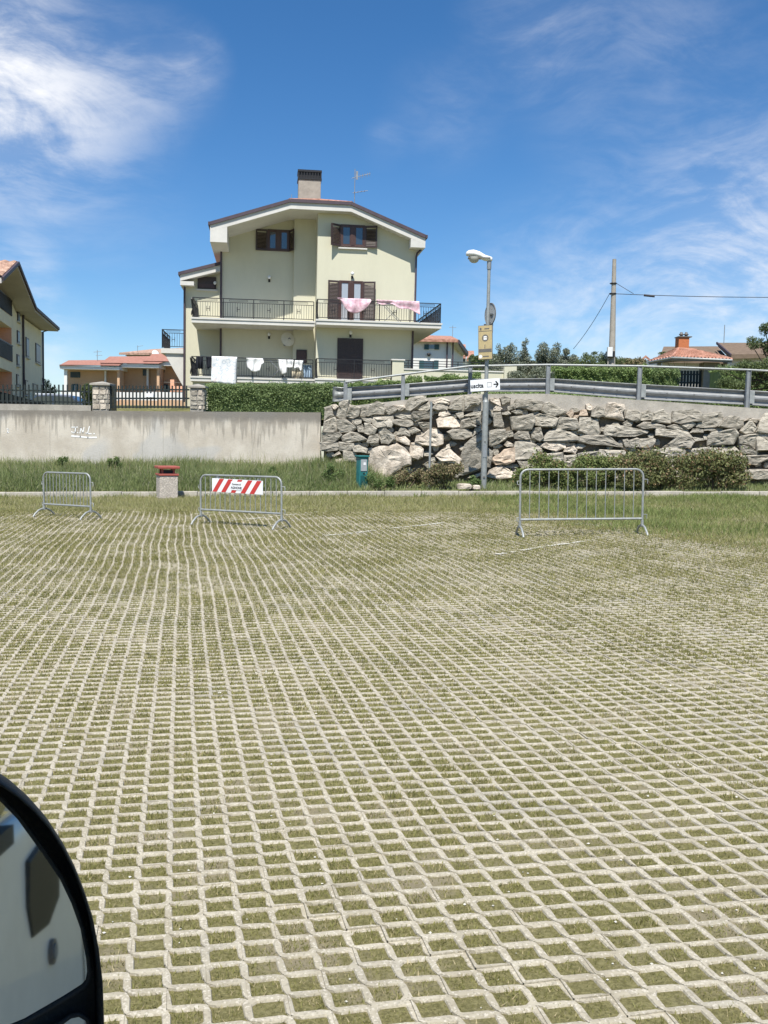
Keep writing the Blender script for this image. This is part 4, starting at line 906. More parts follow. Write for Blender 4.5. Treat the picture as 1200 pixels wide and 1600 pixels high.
# ------------------------------------------------------------ washing on the balconies
def cloth(name, label, cat, u0, u1, top, bot_fn, v, mat, nx=16, nz=12, wave=.08, seed=0, top_fn=None, th=.012):
    r_ = random.Random(seed); ph = [r_.uniform(0, 6) for _ in range(4)]; vs = []
    for j in range(nz + 1):
        for i in range(nx + 1):
            f_ = i / nx; tz = top if top_fn is None else top_fn(f_); z = tz + (bot_fn(f_) - tz) * j / nz
            d = wave * (j / nz) ** .6 * (math.sin(f_ * 11 + ph[0]) + .6 * math.sin(f_ * 23 + ph[1] + j * .15)) - .02 * math.sin(j * .5 + ph[2])
            sh = .05 * math.sin(f_ * 7 + ph[3]) * (j / nz)
            vs.append((u0 + (u1 - u0) * f_ + sh, v - .04 - abs(wave) * 1.2 + d, z))
    m = MB(); W_ = nx + 1; m.add([(x_ - (u0 + u1) / 2, y_ - v, z_ - top) for x_, y_, z_ in vs], [(j * W_ + i, j * W_ + i + 1, (j + 1) * W_ + i + 1, (j + 1) * W_ + i) for j in range(nz) for i in range(nx)], True)
    o = m.build(name, mat); o.matrix_world = MH @ Matrix.Translation(((u0 + u1) / 2, v, top)); so = o.modifiers.new('thick', 'SOLIDIFY'); so.thickness = th
    return tag(o, label, cat, 'washing hung over the balcony railings')
q = lambda cx, cy: hp(270 + cx / 2.727, 250 + cy / 2.727, -1.35)
cloth('pink_cloth', 'pink cloth draped in a triangle over the upper railing before the balcony door', 'laundry', .88, 2.42, 7.86, lambda f: 7.78 - .60 * math.sin(math.pi * min(1, max(0, (f - .08) / .9))) ** .7, -1.33, 'cloth_pink', seed=1)
cloth('pink_sheet', 'long pink striped sheet over the upper railing, right of the balcony door', 'laundry', 2.70, 4.72, 7.84, lambda f: 7.70 - .12 * f - .32 * f ** 2 - .06 * math.sin(f * 14), -1.33, 'cloth_pink', seed=2, wave=.07)
cloth('printed_sheet', 'white patterned bed sheet hanging over the lower left railing', 'laundry', -4.90, -3.72, 5.08, lambda f: 3.86 - .1 * f, -.34, 'cloth_print', seed=3)
cloth('white_towel', 'white towel hanging on the lower railing beside the patterned sheet', 'laundry', -3.30, -2.52, 5.05, lambda f: 4.62 - .22 * math.sin(f * 3.0) + (.25 if f > .85 else 0), -.34, 'cloth_white', seed=4)
cloth('dark_trousers', 'dark trousers hung at the left end of the lower railing', 'laundry', -5.62, -5.30, 5.07, lambda f: 4.48, -.34, 'cloth_dark', seed=5)
cloth('dark_towel', 'dark grey cloth behind the patterned sheet on the lower railing', 'laundry', -5.18, -4.88, 5.07, lambda f: 4.42 + .2 * f, -.20, 'cloth_dark', seed=6)
cloth('white_shirt', 'small white shirt on the rack, left of the blue cloths', 'laundry', -1.80, -1.42, 5.02, lambda f: 4.62 - .3 * math.sin(f * 2.5), -.36, 'cloth_white', seed=7)
cloth('white_vest', 'white vest hung in the middle of the lower drying rack', 'laundry', -1.38, -1.08, 5.02, lambda f: 4.66, -.36, 'cloth_white', seed=8)
cloth('pale_cloth', 'pale blue white cloth at the right end of the drying rack', 'laundry', -1.02, -.62, 5.00, lambda f: 4.60 + .08 * math.sin(f * 6), -.36, 'cloth_white', seed=9)
cloth('blue_bag', 'grey blue folded cloths standing at the right of the lower left balcony', 'laundry', -.62, -.20, 4.82, lambda f: 4.2, .05, 'cloth_blue', seed=10)
cloth('sand_cloth', 'sand coloured cover on the lower left balcony behind the balusters', 'laundry', -1.15, -.66, 4.55, lambda f: 4.16, .10, 'cloth_sand', seed=11)
def rack(u, v, w0, label, L=1.5):
    t_ = thing('drying_rack', label, 'drying rack', MH @ Vector((u, v, w0)), HA); m = MB()
    for y_ in (-.22, .22):
        m.tube([(-L * .3, y_, 0), (L * .3, y_, .88)], .014, 6); m.tube([(L * .3, y_, 0), (-L * .3, y_, .88)], .014, 6)
    m.build('crossed_legs', 'galvanised_dull', t_); m = MB()
    for k in range(7): m.tube([(-L / 2, -.25 + k * .083, .89), (L / 2, -.25 + k * .083, .89)], .008, 5)
    m.tube([(-L / 2, -.27, .89), (-L / 2, .27, .89)], .014, 6); m.tube([(L / 2, -.27, .89), (L / 2, .27, .89)], .014, 6)
    m.build('rack_top', 'galvanised_dull', t_); return t_
rack(3.55, -.75, 6.87, 'folding drying rack with crossed legs on the upper right balcony'); rack(-1.75, .35, 4.14, 'folding drying rack with crossed legs on the lower left balcony')
# ------------------------------------------------------------ pixel boxes for the far houses (true size at their own distance)
class Rel:
    """build in metres around an origin; corners given as pixels at a distance"""
    def __init__(s, name, label, cat, px, py, Y, group=None):
        p = at(px, py, Y); s.o = Vector((p.x, p.y, float(zland(np.clip(p.x, -40, 40), Y)))); s.t = thing(name, label, cat, s.o, 0, group)
    def P(s, px, py, Y): return at(px, py, Y) - s.o
    def box(s, name, mat, px0, px1, py0, py1, Y0, Y1, parent=None, down=None):
        a = s.P(px0, py0, Y0); b = s.P(px1, py1, Y0); z1, z0 = a.z, b.z
        if down is not None: z0 = down
        return MB().box(a.x, b.x, Y0 - s.o.y, Y1 - s.o.y, z0, z1).build(name, mat, parent or s.t)
    def quad(s, name, mat, pts, th=.2, parent=None):
        m = MB(); vs = [s.P(*q) for q in pts]; n = len(vs)
        m.add(vs + [v - Vector((0, 0, th)) for v in vs], [tuple(range(n)), tuple(range(2 * n - 1, n - 1, -1))] + [(i, (i + 1) % n, (i + 1) % n + n, i + n) for i in range(n)])
        return m.build(name, mat, parent or s.t)

# ------------------------------------------------------------ apartment block at the left edge
AF = Vector((-21.3, 59.8, 0)); ax = Vector((.233, -.972, 0)).normalized(); an = Vector((.972, .233, 0)).normalized()
apt = thing('apartment_block', 'beige apartment block with peach loggias at the left edge of the view', 'building', AF, math.atan2(ax.y, ax.x))
def ap(px, py, out=0.0):
    d = Vector(ray(px, py)); c0 = AF + an * out; t_ = (c0 - Vector(_C)).dot(an) / d.dot(an); p = Vector(_C) + d * t_
    return (p - AF).dot(ax), p.z
# local: x towards the camera along the wall, y = +left is outwards (rotated frame), so outwards = +y
lz = Vector((0, 0, 1)); ay = lz.cross(ax); OUT = 1 if ay.dot(an) > 0 else -1
top = [ap(2, 440, 0.9), ap(27, 410, 0.9), ap(55, 481, 0.9), ap(91, 513, 0.9)]
(xa, za), (xb, zb), (xc, zc), (xd, zd) = top
GZ = 1.6
def wtop(x): return float(np.interp(x, [xd, xc, xb, xb + 4.6], [zd, zc, zb, zb - 1.35])) - .30
log_x = ap(18, 500)[0]
xs_ = sorted(set([0, xc, log_x])); xs_ = [x for x in xs_ if 0 <= x <= log_x]
MB().prism([(x, wtop(x)) for x in xs_] + [(log_x, GZ), (0, GZ)], 0, -OUT * 10).build('side_wall', 'plaster_beige', apt)
MB().box(log_x + .003, log_x + .03, -OUT * .01, -OUT * 1.1, GZ, wtop(log_x) - .05).build('loggia_end_wall', 'plaster_peach', apt)
# loggia storeys: back wall, floors, piers, railings
MB().prism([(log_x + .002, wtop(log_x)), (xb, wtop(xb)), (log_x + 8.5, wtop(log_x + 8.5)), (log_x + 8.5, GZ), (log_x + .002, GZ)], -OUT * 1.1, -OUT * 10).build('loggia_wall', 'plaster_peach', apt)
for k, (pt, pb, rt) in enumerate([(494, 512, 471), (565, 581, 541), (640, 655, 625)]):
    zt = ap(17, pt)[1]; zb_ = ap(17, pb)[1]
    MB().box(log_x + .004, log_x + 8.5, 0, -OUT * 1.1, zb_, zt).build('loggia_floor', 'plaster_beige', apt)
    m = MB(); zr = ap(17, rt)[1]
    for q in range(52): m.box(log_x + .1 + q * .16, log_x + .16 + q * .16, OUT * .02, OUT * .05, zt, zr)
    m.box(log_x + .01, log_x + 8.4, OUT * .0, OUT * .06, zr, zr + .06); m.build('loggia_railing', 'iron_black', apt)
for (p0, p1, y0, y1) in [(26.5, 30, 484, 502), (26, 29.5, 517, 536), (25.5, 29, 554, 571), (25, 28.5, 585, 602), (39.6, 44, 528, 558), (55, 62, 538, 567), (38.5, 42.5, 594, 617), (50.6, 58, 600, 625)]:
    x0, z1 = ap(p0, y0); x1, _ = ap(p1, y0); _, z0 = ap((p0 + p1) / 2, y1); xm0, xm1 = min(x0, x1), max(x0, x1)
    z1 = ap((p0 + p1) / 2, y0)[1]
    o = MB().box(xm0, xm1, OUT * .002, OUT * .05, z0, z1).build('window', 'shutter_brown', apt)
    MB().box(xm0 + .08, xm1 - .08, OUT * .05, OUT * .058, z0 + .08, z1 - .08).build('pane', 'window_dark', o)
    MB().box(xm0 - .1, xm1 + .1, OUT * .002, OUT * .12, z0 - .09, z0 - .02).build('window_sill', 'plaster_white', apt)
m = MB()
for (p, q) in (((xb, zb), (xc, zc)), ((xc, zc), (xd, zd)), ((xb + 4.6, zb - 1.35), (xb, zb))):
    (x0, z0), (x1, z1) = p, q
    m.add([(x0, OUT * 0.9, z0), (x1, OUT * 0.9, z1), (x1, -OUT * 10.5, z1), (x0, -OUT * 10.5, z0), (x0, OUT * 0.9, z0 - .20), (x1, OUT * 0.9, z1 - .20), (x1, -OUT * 10.5, z1 - .20), (x0, -OUT * 10.5, z0 - .20)],
          [(0, 1, 2, 3), (4, 7, 6, 5), (0, 4, 5, 1), (1, 5, 6, 2), (2, 6, 7, 3), (3, 7, 4, 0)])
rfo = m.build('roof', 'soffit_grey', apt); m = MB()
for (p, q) in (((xb, zb), (xc, zc)), ((xc, zc), (xd, zd)), ((xb + 4.6, zb - 1.35), (xb, zb))): m.bar((p[0], OUT * .94, p[1] - .03), (q[0], OUT * .94, q[1] - .03), .10, .15)
m.bar((xd - .03, OUT * .94, zd - .03), (xd - .03, -OUT * 10.5, zd - .03), .1, .2); m.build('roof_trim', 'trim_dark', apt)
m = MB()
for (p, q, nu) in (((xc, zc + .02), (xb, zb + .02), 26), ((xd, zd + .02), (xc, zc + .02), 26), ((xb + 4.6, zb - 1.33), (xb, zb + .02), 30)):
    vs, fs = tile_sheet((p[0], OUT * 0.9, p[1]), (p[0], -OUT * 10.5, p[1]), (q[0], -OUT * 10.5, q[1]), (q[0], OUT * 0.9, q[1]), nu, 14); m.add(vs, fs, True)
m.build('roof_tiles', 'tile_mottled', apt)
x0, z0 = ap(34, 492); MB().tube([(ap(52, 484, .8)[0], OUT * .8, ap(52, 484, .8)[1]), (x0 + .1, OUT * .1, z0 + .1), (x0, OUT * .07, z0 - .2), (x0, OUT * .07, GZ)], .06, 8).build('drainpipe', 'trim_dark', apt)
MB().tube([(ap(84, 513, .6)[0], OUT * .6, ap(84, 513, .6)[1]), (.06, OUT * .07, ap(68, 521)[1]), (.06, OUT * .07, GZ)], .06, 8).build('drainpipe', 'trim_dark', apt)

# ------------------------------------------------------------ orange row houses seen between the two blocks
YR = 130.0
specs = [('leftmost and lowest', 93, 186, 163, 571, 578, 563, [(110, 125, 581, 590)], 160, (100, 105), (112, 122), 205),
         ('middle', 157, 248, 222, 568, 575, 557, [(176, 189, 577, 586), (223, 232, 577, 587)], 215, (163, 166), (176, 189), 287),
         ('rightmost and highest', 224, 292, 300, 565, 572, 553, [(243, 257, 573, 582)], 290, (229, 232), (236, 262), 300)]
for k, (nm, p0, p1, pr, f0, f1, rtop, wins, wr, col, door, rt1) in enumerate(specs):
    Y = YR + k * 1.5
    h = Rel('row_house', 'orange row house with red roof beyond the gate, ' + nm + ' of the three', 'house', (p0 + p1) / 2, 630, Y, 'orange row houses beyond the fence')
    zb_ = h.P(p0, 640, Y).z - 1.5
    h.box('wall', 'plaster_orange', p0 + 10, p1 + 4, f1 - 1, 640, Y + 2.2, Y + 10, down=zb_)
    h.box('side_wall', 'plaster_orange', p1 - 3, p1 + 1, f1 - .5, 640, Y + .1, Y + 2.2, down=zb_)
    h.box('column', 'plaster_snow', col[0], col[1], f1 - .5, 640, Y, Y + .4, down=zb_)
    h.box('fascia', 'plaster_snow', p0, p1 if k < 2 else p1 + 6, f0, f1, Y - .5, Y + 10.5)
    h.quad('roof', 'tile_pink', [(p0 - .5, f0 - .3, Y - .7), (p1 + (6 if k == 2 else 0), f0 - .3, Y - .7), (rt1 if k < 2 else 296, rtop - 1, Y + 8), (p0 + 14, rtop, Y + 8)], .06)
    h.box('roof_edge', 'trim_dark', p0 - .5, p1 + (6 if k == 2 else 0), f0 - 1.4, f0 + .3, Y - .8, Y - .6)
    for (a, b_, c, d) in wins:
        o = h.box('window', 'shutter_teal', a, b_, c, d, Y + 2.1, Y + 2.25); h.box('pane', 'window_dark', a + 1, b_ - 1, c + 1, d - 1, Y + 2.05, Y + 2.1, o)
    o = h.box('door', 'shutter_teal', door[0], door[1], 600, 625, Y + 2.1, Y + 2.25); h.box('pane', 'pane_curtain', door[0] + 4, door[1] - 4, 602, 616, Y + 2.04, Y + 2.1, o)
    h.box('garden_wall', 'plaster_snow', p0 + 2, p1 - 1, 612, 624, Y - 4, Y - 3.7, down=zb_); h.box('garden_wall_base', 'plaster_orange', p0 + 2, p1 - 1, 624, 634, Y - 4.02, Y - 3.68, down=zb_)
    if k == 2:
        h.box('barbecue_chimney', 'plaster_peach', 266, 272, 593, 625, Y - 1, Y + .5); h.box('terrace_wall', 'plaster_peach', 268, 286, 603, 612, Y - 1.5, Y - 1.2)
        h.box('handrail', 'pole_concrete', 256, 288, 597, 598, Y - 1.6, Y - 1.5)
    if k == 0:
        m = MB(); a = h.P(152, 566, Y + 6); m.tube([a, a + Vector((0, 0, 1.7))], .04, 5); m.tube([a + Vector((-.5, 0, 1.4)), a + Vector((.6, 0, 1.5))], .03, 5); m.tube([a + Vector((-.2, 0, .9)), a + Vector((.7, 0, 1.0))], .03, 5); m.build('antenna', 'galvanised_dull', h.t)
Y = 165.0
h = Rel('back_house', 'house behind the row houses showing a mottled hipped roof and white dish', 'house', 230, 600, Y)
h.box('wall', 'plaster_snow', 198, 300, 556, 620, Y + 1, Y + 12, down=-3); h.quad('roof', 'tile_mottled', [(186, 551, Y - .5), (300, 551.5, Y - .5), (300, 543, Y + 6), (238, 545.5, Y + 6)], .35)
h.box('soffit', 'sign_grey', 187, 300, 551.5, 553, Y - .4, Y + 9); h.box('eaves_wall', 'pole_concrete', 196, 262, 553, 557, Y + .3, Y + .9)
m = MB(); m.lathe([(0, .22), (.5, .17), (.95, 0), (1.0, 0), (.95, -.05), (.5, .1), (0, .15)], 18); o = m.build('satellite_dish', 'sign_white', h.t); o.location = h.P(243.5, 553.5, Y - 2); o.rotation_euler = (R(70), R(0), R(50)); o.scale = (.75, .75, .75)
m = MB(); a = h.P(215, 551, Y); m.tube([a, a + Vector((0, 0, 1.2))], .04, 5); m.tube([a + Vector((-.1, 0, 1.0)), a + Vector((.9, 0, 1.2))], .03, 5); m.build('antenna', 'galvanised_dull', h.t)

# ------------------------------------------------------------ white house right of the cream one, and small roofs farther back
Y = 105.0
h = Rel('white_house', 'white house with teal shutters and red roof behind the cream house', 'house', 690, 600, Y)
h.box('wall', 'plaster_snow', 640, 703, 531, 620, Y, Y + 12, down=-2)
h.quad('side_wall', 'plaster_snow', [(703.2, 531, Y), (703.2, 531, Y + .01), (724, 545, Y + 14), (724, 545, Y + 14.01)], 8.0)
h.quad('roof', 'tile_red', [(630, 528.5, Y - 1), (716, 530.5, Y - 1), (705, 525, Y + 5), (640, 523, Y + 5)], .3)
h.quad('eaves', 'trim_dark', [(716, 530.5, Y - 1.1), (718, 530.8, Y - 1), (732, 550, Y + 14), (728, 552, Y + 14)], .45)
h.quad('soffit', 'plaster_white', [(703, 533, Y - .2), (715.5, 532.5, Y - .9), (728, 552.5, Y + 13), (722, 555, Y + 13)], .1)
for (a, b_, c, d) in ((663, 686, 538, 546), (655, 685, 563, 577)):
    o = h.box('window', 'plaster_snow', a + 6, b_ - 6, c, d, Y - .06, Y - .01); h.box('pane', 'pane', a + 7, b_ - 7, c + 1, d - 1, Y - .12, Y - .06, o)
    h.box('shutter', 'shutter_teal', a, a + 7, c, d, Y - .2, Y - .1); h.box('shutter', 'shutter_teal', b_ - 7, b_, c, d, Y - .2, Y - .1)
m = MB()
for px in (699, 708): a = h.P(px, 533, Y - .2); m.tube([a, Vector((a.x, a.y, -1))], .09, 6)
m.build('drainpipe', 'trim_dark', h.t)
a = h.P(670, 554, Y - .2); MB().lathe([(0, -.2), (.17, -.12), (.2, 0), (.17, .12), (0, .2)], 10, a).build('wall_lamp', 'iron_black', h.t)
m = MB(); a = h.P(707, 527, Y + 4); m.tube([a, a + Vector((0, 0, 1.3))], .03, 5); m.tube([a + Vector((-.4, 0, 1.1)), a + Vector((.4, 0, 1.1))], .025, 5); m.build('antenna', 'galvanised_dull', h.t)
for (lab, p0, p1, y0, y1, Y, rm) in (('narrow far roof in red tile just right of the white house', 722, 728, 538, 556, 150, 'tile_red'), ('far house with flat red roof slope left of the yellow sign', 729, 741, 548, 560, 170, 'tile_red'), ('tiny far gable with red tiles beside the utility pole', 996, 1022, 555, 566, 150, 'tile_red')):
    h = Rel('far_house', lab, 'house', (p0 + p1) / 2, 590, Y)
    h.box('wall', 'plaster_beige', p0 + 1, p1 - 1, y1 - .5, 600, Y, Y + 8, down=-4)
    if p0 > 900: h.quad('roof', rm, [(p0, y1, Y - 1), ((p0 + p1) / 2, y0, Y - 1), ((p0 + p1) / 2, y0, Y + 8), (p0, y1, Y + 8)], .4); h.quad('roof', rm, [((p0 + p1) / 2, y0, Y - 1), (p1, y1, Y - 1), (p1, y1, Y + 8), ((p0 + p1) / 2, y0, Y + 8)], .4)
    else: h.quad('roof', rm, [(p0, y1, Y - 1), (p1, y1, Y - 1), (p1 - .5, y0, Y + 6), (p0 + .5, y0, Y + 6)], .4)
    o = h.box('window', 'window_dark', (p0 + p1) / 2 - 1.5, (p0 + p1) / 2 + 1.5, y1 + 4, y1 + 9, Y - .1, Y)
h = Rel('yard_wall', 'cream yard wall with a window opening left of the lamp post', 'wall', 742, 590, 80)
h.box('wall', 'plaster_cream', 733, 751, 577, 610, 80, 80.4, down=-1); h.box('window', 'window_dark', 744.5, 749.5, 569, 586, 79.9, 80.0); h.box('coping', 'plaster_white', 732, 752, 575.5, 577.5, 79.9, 80.5)

# ------------------------------------------------------------ entrance shelter with tiled roof on the right, houses behind it
Y = 54.0
h = Rel('entrance_shelter', 'gate shelter with orange tiled hipped roof and grey pillar behind the guardrail', 'shelter', 1085, 600, Y)
E1, E2, E3, E4 = (1014, 566, Y + 2.5), (1050, 559, Y - 1), (1144, 563, Y - 1), (1120, 556, Y + 3.5)
R1, R2 = (1060, 545, Y + 1.2), (1078, 546.5, Y + 1.5)
m = MB()
for a, b_, c, d, nu, nv in ((E2, E3, R2, R1, 17, 6), (E1, E2, R1, R1, 8, 6), (E3, E4, R2, R2, 8, 6)):
    vs, fs = tile_sheet(h.P(*a), h.P(*b_), h.P(*c), h.P(*d), nu, nv, .06); m.add(vs, fs, True)
m.build('roof_tiles', 'tile_red', h.t)
h.quad('roof_slab', 'sign_grey', [E1, E2, E3, E4], .12); 
m = MB(); m.tube([h.P(*E1), h.P(*E2), h.P(*E3)], .07, 8); m.build('gutter', 'galvanised', h.t)
m = MB(); m.tube([h.P(*E2), h.P(*R1), h.P(*R2), h.P(*E3)], .09, 8); m.build('ridge_tiles', 'tile_red', h.t)
h.box('pillar', 'pole_concrete', 1100, 1122, 566, 620, Y, Y + .8, down=-.3); h.box('pillar', 'pole_concrete', 1055, 1058, 572, 620, Y + .5, Y + .9, down=-.3); h.box('back_wall', 'sign_grey', 1030, 1056, 575, 620, Y + 2.6, Y + 2.9, down=-.3)
a = h.P(1030, 564, Y + 1.5); MB().box(a.x - .1, a.x + .1, a.y - .1, a.y + .1, a.z - .35, a.z).build('gutter_outlet', 'galvanised', h.t)
def slat_gate(name, label, cat, p0, p1, y0, y1, Y, n, slope=0.0):
    g_ = Rel(name, label, cat, (p0 + p1) / 2, y1, Y); 
    for k in range(n):
        c = p0 + (p1 - p0) * (k + .5) / n; yy = y0 + slope * (k / n); a = g_.P(c - (p1 - p0) / n * .28, yy, Y); b_ = g_.P(c + (p1 - p0) / n * .28, y1, Y)
        MB().box(a.x, b_.x, a.y - .02, a.y + .02, b_.z - .6, a.z).build('slat', 'fence_green', g_.t)
    m = MB()
    for yy in (y0 + 6, y1 - 4): m.bar(g_.P(p0, yy + max(0, slope) * .4, Y + .05), g_.P(p1, yy, Y + .05), .05, .07)
    m.build('cross_rail', 'fence_green', g_.t); return g_
slat_gate('slatted_gate', 'dark slatted gate standing under the tiled shelter', 'gate', 1058, 1101, 579, 602, Y + .3, 9)
slat_gate('slatted_fence', 'short dark slatted fence right of the tiled shelter', 'fence', 1123, 1155, 592, 606, Y, 8, -5)
h = Rel('brown_roof_house', 'house with brown roofs and orange chimney behind the tiled shelter', 'house', 1110, 600, 84)
h.box('wall', 'plaster_white', 1035, 1125, 556, 620, 84, 92, down=-1); h.quad('roof', 'tile_brown', [(1030, 560, 83), (1140, 562, 83), (1121, 541, 88), (1037, 541.5, 88)], .35)
h.box('upper_wall', 'plaster_white', 1144, 1195, 553, 620, 82, 90, down=-1); h.quad('upper_roof', 'tile_brown', [(1141, 554, 81), (1215, 552, 81), (1200, 535.5, 86), (1122, 535.5, 86)], .35)
m = MB(); m.bar(h.P(1120, 536, 85.5), h.P(1142, 555, 80.9), .12, .2); m.build('barge_board', 'trim_dark', h.t)
c_ = h.box('chimney', 'brick_orange', 1061, 1076, 527, 552, 80, 81); 
m = MB(); a = h.P(1064.5, 526, 80.4); b_ = h.P(1072, 526, 80.4)
for q_ in (a, b_): m.lathe([(.13, -.1), (.13, .12), (.2, .14), (.2, .2), (.09, .28), (.12, .34), (0, .38)], 10, q_)
m.box(a.x - .35, b_.x + .35, 80 - h.o.y - .1, 81 - h.o.y + .1, a.z - .08, a.z); m.build('chimney_pots', 'sign_grey', c_)
m = MB(); a = h.P(1131, 537, 84); m.tube([a, a + Vector((0, 0, 1.6))], .035, 5); m.build('mast', 'galvanised_dull', h.t)

# ------------------------------------------------------------ utility pole
Y = 44.0; b0 = at(954, 640, Y); gz = float(zland(b0.x, Y)); t0 = at(960, 405, Y)
pole = thing('utility_pole', 'tall tapering concrete utility pole behind the guardrail', 'pole', (b0.x, Y, gz)); O_ = Vector((b0.x, Y, gz))
m = MB(); m.tube([(0, 0, -.2), t0 - O_], .19, 12, r_end=.085); m.build('shaft', 'pole_concrete', pole)
c1 = at(958.5, 443, Y) - O_; c2 = at(957.6, 459, Y) - O_
for c_, r_ in ((c1, .11), (c2, .115)):
    MB().lathe([(r_, -.03), (r_ + .03, -.03), (r_ + .03, .03), (r_, .03)], 12, c_).build('clamp', 'iron_black', pole); MB().tube([c_ + Vector((-.17, 0, 0)), c_ + Vector((.17, 0, 0))], .02, 5).build('insulator_pin', 'iron_black', pole)
bx_ = at(952, 546, Y - .2) - O_; MB().box(bx_.x - .1, bx_.x + .12, -.35, -.17, bx_.z - .32, bx_.z + .1).build('junction_box', 'lamp_white', pole)
bx_ = at(953, 553, Y - .2) - O_; MB().box(bx_.x - .13, bx_.x + .2, -.30, .1, bx_.z - .15, bx_.z + .12).build('strap', 'iron_black', pole)
MB().tube([at(950, 556, Y - .2) - O_, at(949, 640, Y - .2) - O_], .03, 6).build('conduit', 'pole_concrete', pole)
def cable(a, b_, sag, r_=.018, n=14): return MB().tube([a.lerp(b_, k / n) - Vector((0, 0, sag * 4 * (k / n) * (1 - k / n))) for k in range(n + 1)], r_, 5)
far_ = Vector((at(1250, 476, Y).x, Y - 2, at(1250, 474, Y).z)) - O_
cable(c2 + Vector((.15, 0, 0)), Vector((far_.x, far_.y, far_.z)), .06, .015).build('cable', 'rubber_cable', pole)
a = at(1006, 461.3, Y - .35) - O_; b_ = at(1023, 463, Y - .5) - O_; MB().tube([a, b_], .05, 8).build('cable_sleeve', 'rubber_cable', pole)
cable(c1 + Vector((.15, 0, 0)), at(990, 459, Y - .25) - O_, .0, .012).build('stay_wire', 'rubber_cable', pole)
cable(c2 + Vector((-.15, 0, 0)), at(896, 545, Y + 2) - O_, .15, .012).build('drop_wire', 'rubber_cable', pole)
# ------------------------------------------------------------ street lamp and the signs on it
LY = 26.75; lb = at(755.5, 760, LY); LO = Vector((lb.x, LY, float(zbank(lb.x, LY)) - .02))
lt = at(764.5, 408, LY)
lamp = thing('street_lamp', 'galvanised street lamp post with white hooded head, signs fixed on it', 'street lamp', LO)
top_ = lt - LO; mid_ = at(759, 628, LY) - LO
lean = Vector((top_.x, top_.y, 0))
m = MB(); m.tube([(0, 0, -.1), mid_ * .5, mid_], .085, 14); m.tube([mid_, mid_ + Vector((0, 0, .06))], .085, 14, r_end=.062); m.build('lower_shaft', 'galvanised', lamp)
m = MB(); m.tube([mid_ + Vector((0, 0, .05)), top_], .058, 12, r_end=.042); m.build('upper_shaft', 'galvanised', lamp)
MB().tube([(.0, -.09, .35), (.0, -.105, .35)], .03, 8).build('bolt', 'sign_grey', lamp); MB().tube([mid_ * .55 + Vector((0, -.08, 0)), mid_ * .55 + Vector((0, -.1, 0))], .02, 8).build('bolt', 'sign_grey', lamp)
MB().box(-.05, .05, -.092, -.08, .9, 1.25).build('inspection_door', 'galvanised_dull', lamp)
# head: long hood tapering to the post, lens bowl under its far half
hd = empty('lamp_head'); hd.parent = lamp; hd.location = top_
def hood_ring(s_, hw, zt, zb_, n=12): return [(-s_, -hw * math.cos(a), (zt + zb_) / 2 + (zt - zb_) / 2 * math.sin(a) if math.sin(a) > 0 else (zt + zb_) / 2 + (zt - zb_) / 2 * math.sin(a) * .8) for a in np.linspace(0, 2 * math.pi, n, endpoint=False)]
secs = [(-.08, .05, .10, .0), (-.05, .085, .12, -.03), (.12, .10, .17, -.02), (.28, .14, .26, .04), (.44, .165, .30, .07), (.56, .14, .285, .09), (.63, .07, .24, .12), (.645, .02, .2, .15)]
m = MB(); rr = [hood_ring(*q_) for q_ in secs]; n = 12; vs = [v for r_ in rr for v in r_]
m.add(vs, [(i * n + k, i * n + (k + 1) % n, (i + 1) * n + (k + 1) % n, (i + 1) * n + k) for i in range(len(rr) - 1) for k in range(n)] + [tuple(range(n)), tuple(range((len(rr) - 1) * n, len(rr) * n))], True)
o = m.build('hood', 'lamp_white', hd)
m = MB(); m.lathe([(.15, .0), (.145, -.05), (.12, -.11), (.07, -.15), (0, -.165)], 16, (-.42, 0, .10)); m.build('lens', 'lamp_lens', hd)
m = MB(); m.box(-.58, .02, -.11, .11, .055, .085); m.build('gear_tray', 'sign_grey', hd); MB().tube([(0, 0, -.22), (0, 0, .02)], .06, 12).build('socket', 'galvanised_dull', hd)
def board(name, label, px0, px1, y0, y1, Y, skew_deg, mat, th=.02, group=None):
    """flat board facing the camera side, turned about the post"""
    c = at((px0 + px1) / 2, (y0 + y1) / 2, Y); a = at(px0, y0, Y); b_ = at(px1, y1, Y); hw = (b_.x - a.x) / 2 / math.cos(R(skew_deg)); hh = (a.z - b_.z) / 2
    t_ = thing(name, label, 'sign', c, R(skew_deg)); MB().box(-hw, hw, 0, th, -hh, hh).build('panel', mat, t_, .004); return t_, hw, hh
def put_text(t_, txt, size, x, z, mat, sx=1.0, y=-.003):
    me = text_mesh(txt, size, .0006, sx=sx); me.transform(Matrix.Rotation(R(90), 4, 'X')); o = link('lettering', me, mat, t_); o.location = (x, y, z); return o
# 'uscita' board
us, hw, hh = board('exit_sign', 'small white sign reading uscita with a black arrow, low on the lamp post', 736, 779.5, 592, 611, LY - .15, -24, 'sign_white'); us.rotation_euler[1] = R(-4)
put_text(us, 'uscita', .17, -hw * .54, -.012, 'sign_black', .95)
m = MB()
cx = hw * .30; s_ = .065
for (x0, x1, z0, z1) in ((-s_, s_, s_ - .008, s_), (-s_, s_, -s_, -s_ + .008), (-s_, -s_ + .008, -s_ + .008, s_ - .008), (s_ - .008, s_, -s_ + .008, s_ - .008)): m.box(cx + x0, cx + x1, -.004, -.001, z0, z1)
m.build('outline_square', 'sign_grey', us)
ax_ = hw * .58; m = MB(); m.box(ax_, ax_ + .125, -.004, -.001, -.016, .016); tip = Vector((ax_ + .14, -.0045, 0))
for sg in (1, -1): m.bar(tip + Vector((-.008, 0, 0)), tip + Vector((-.075, 0, .085 * sg)), .032, .003, (0, 1, 0))
m.build('arrow', 'sign_black', us)
m = MB(); m.box(-.06, .06, .02, .12, -.03, .03); m.build('clamp', 'galvanised_dull', us)
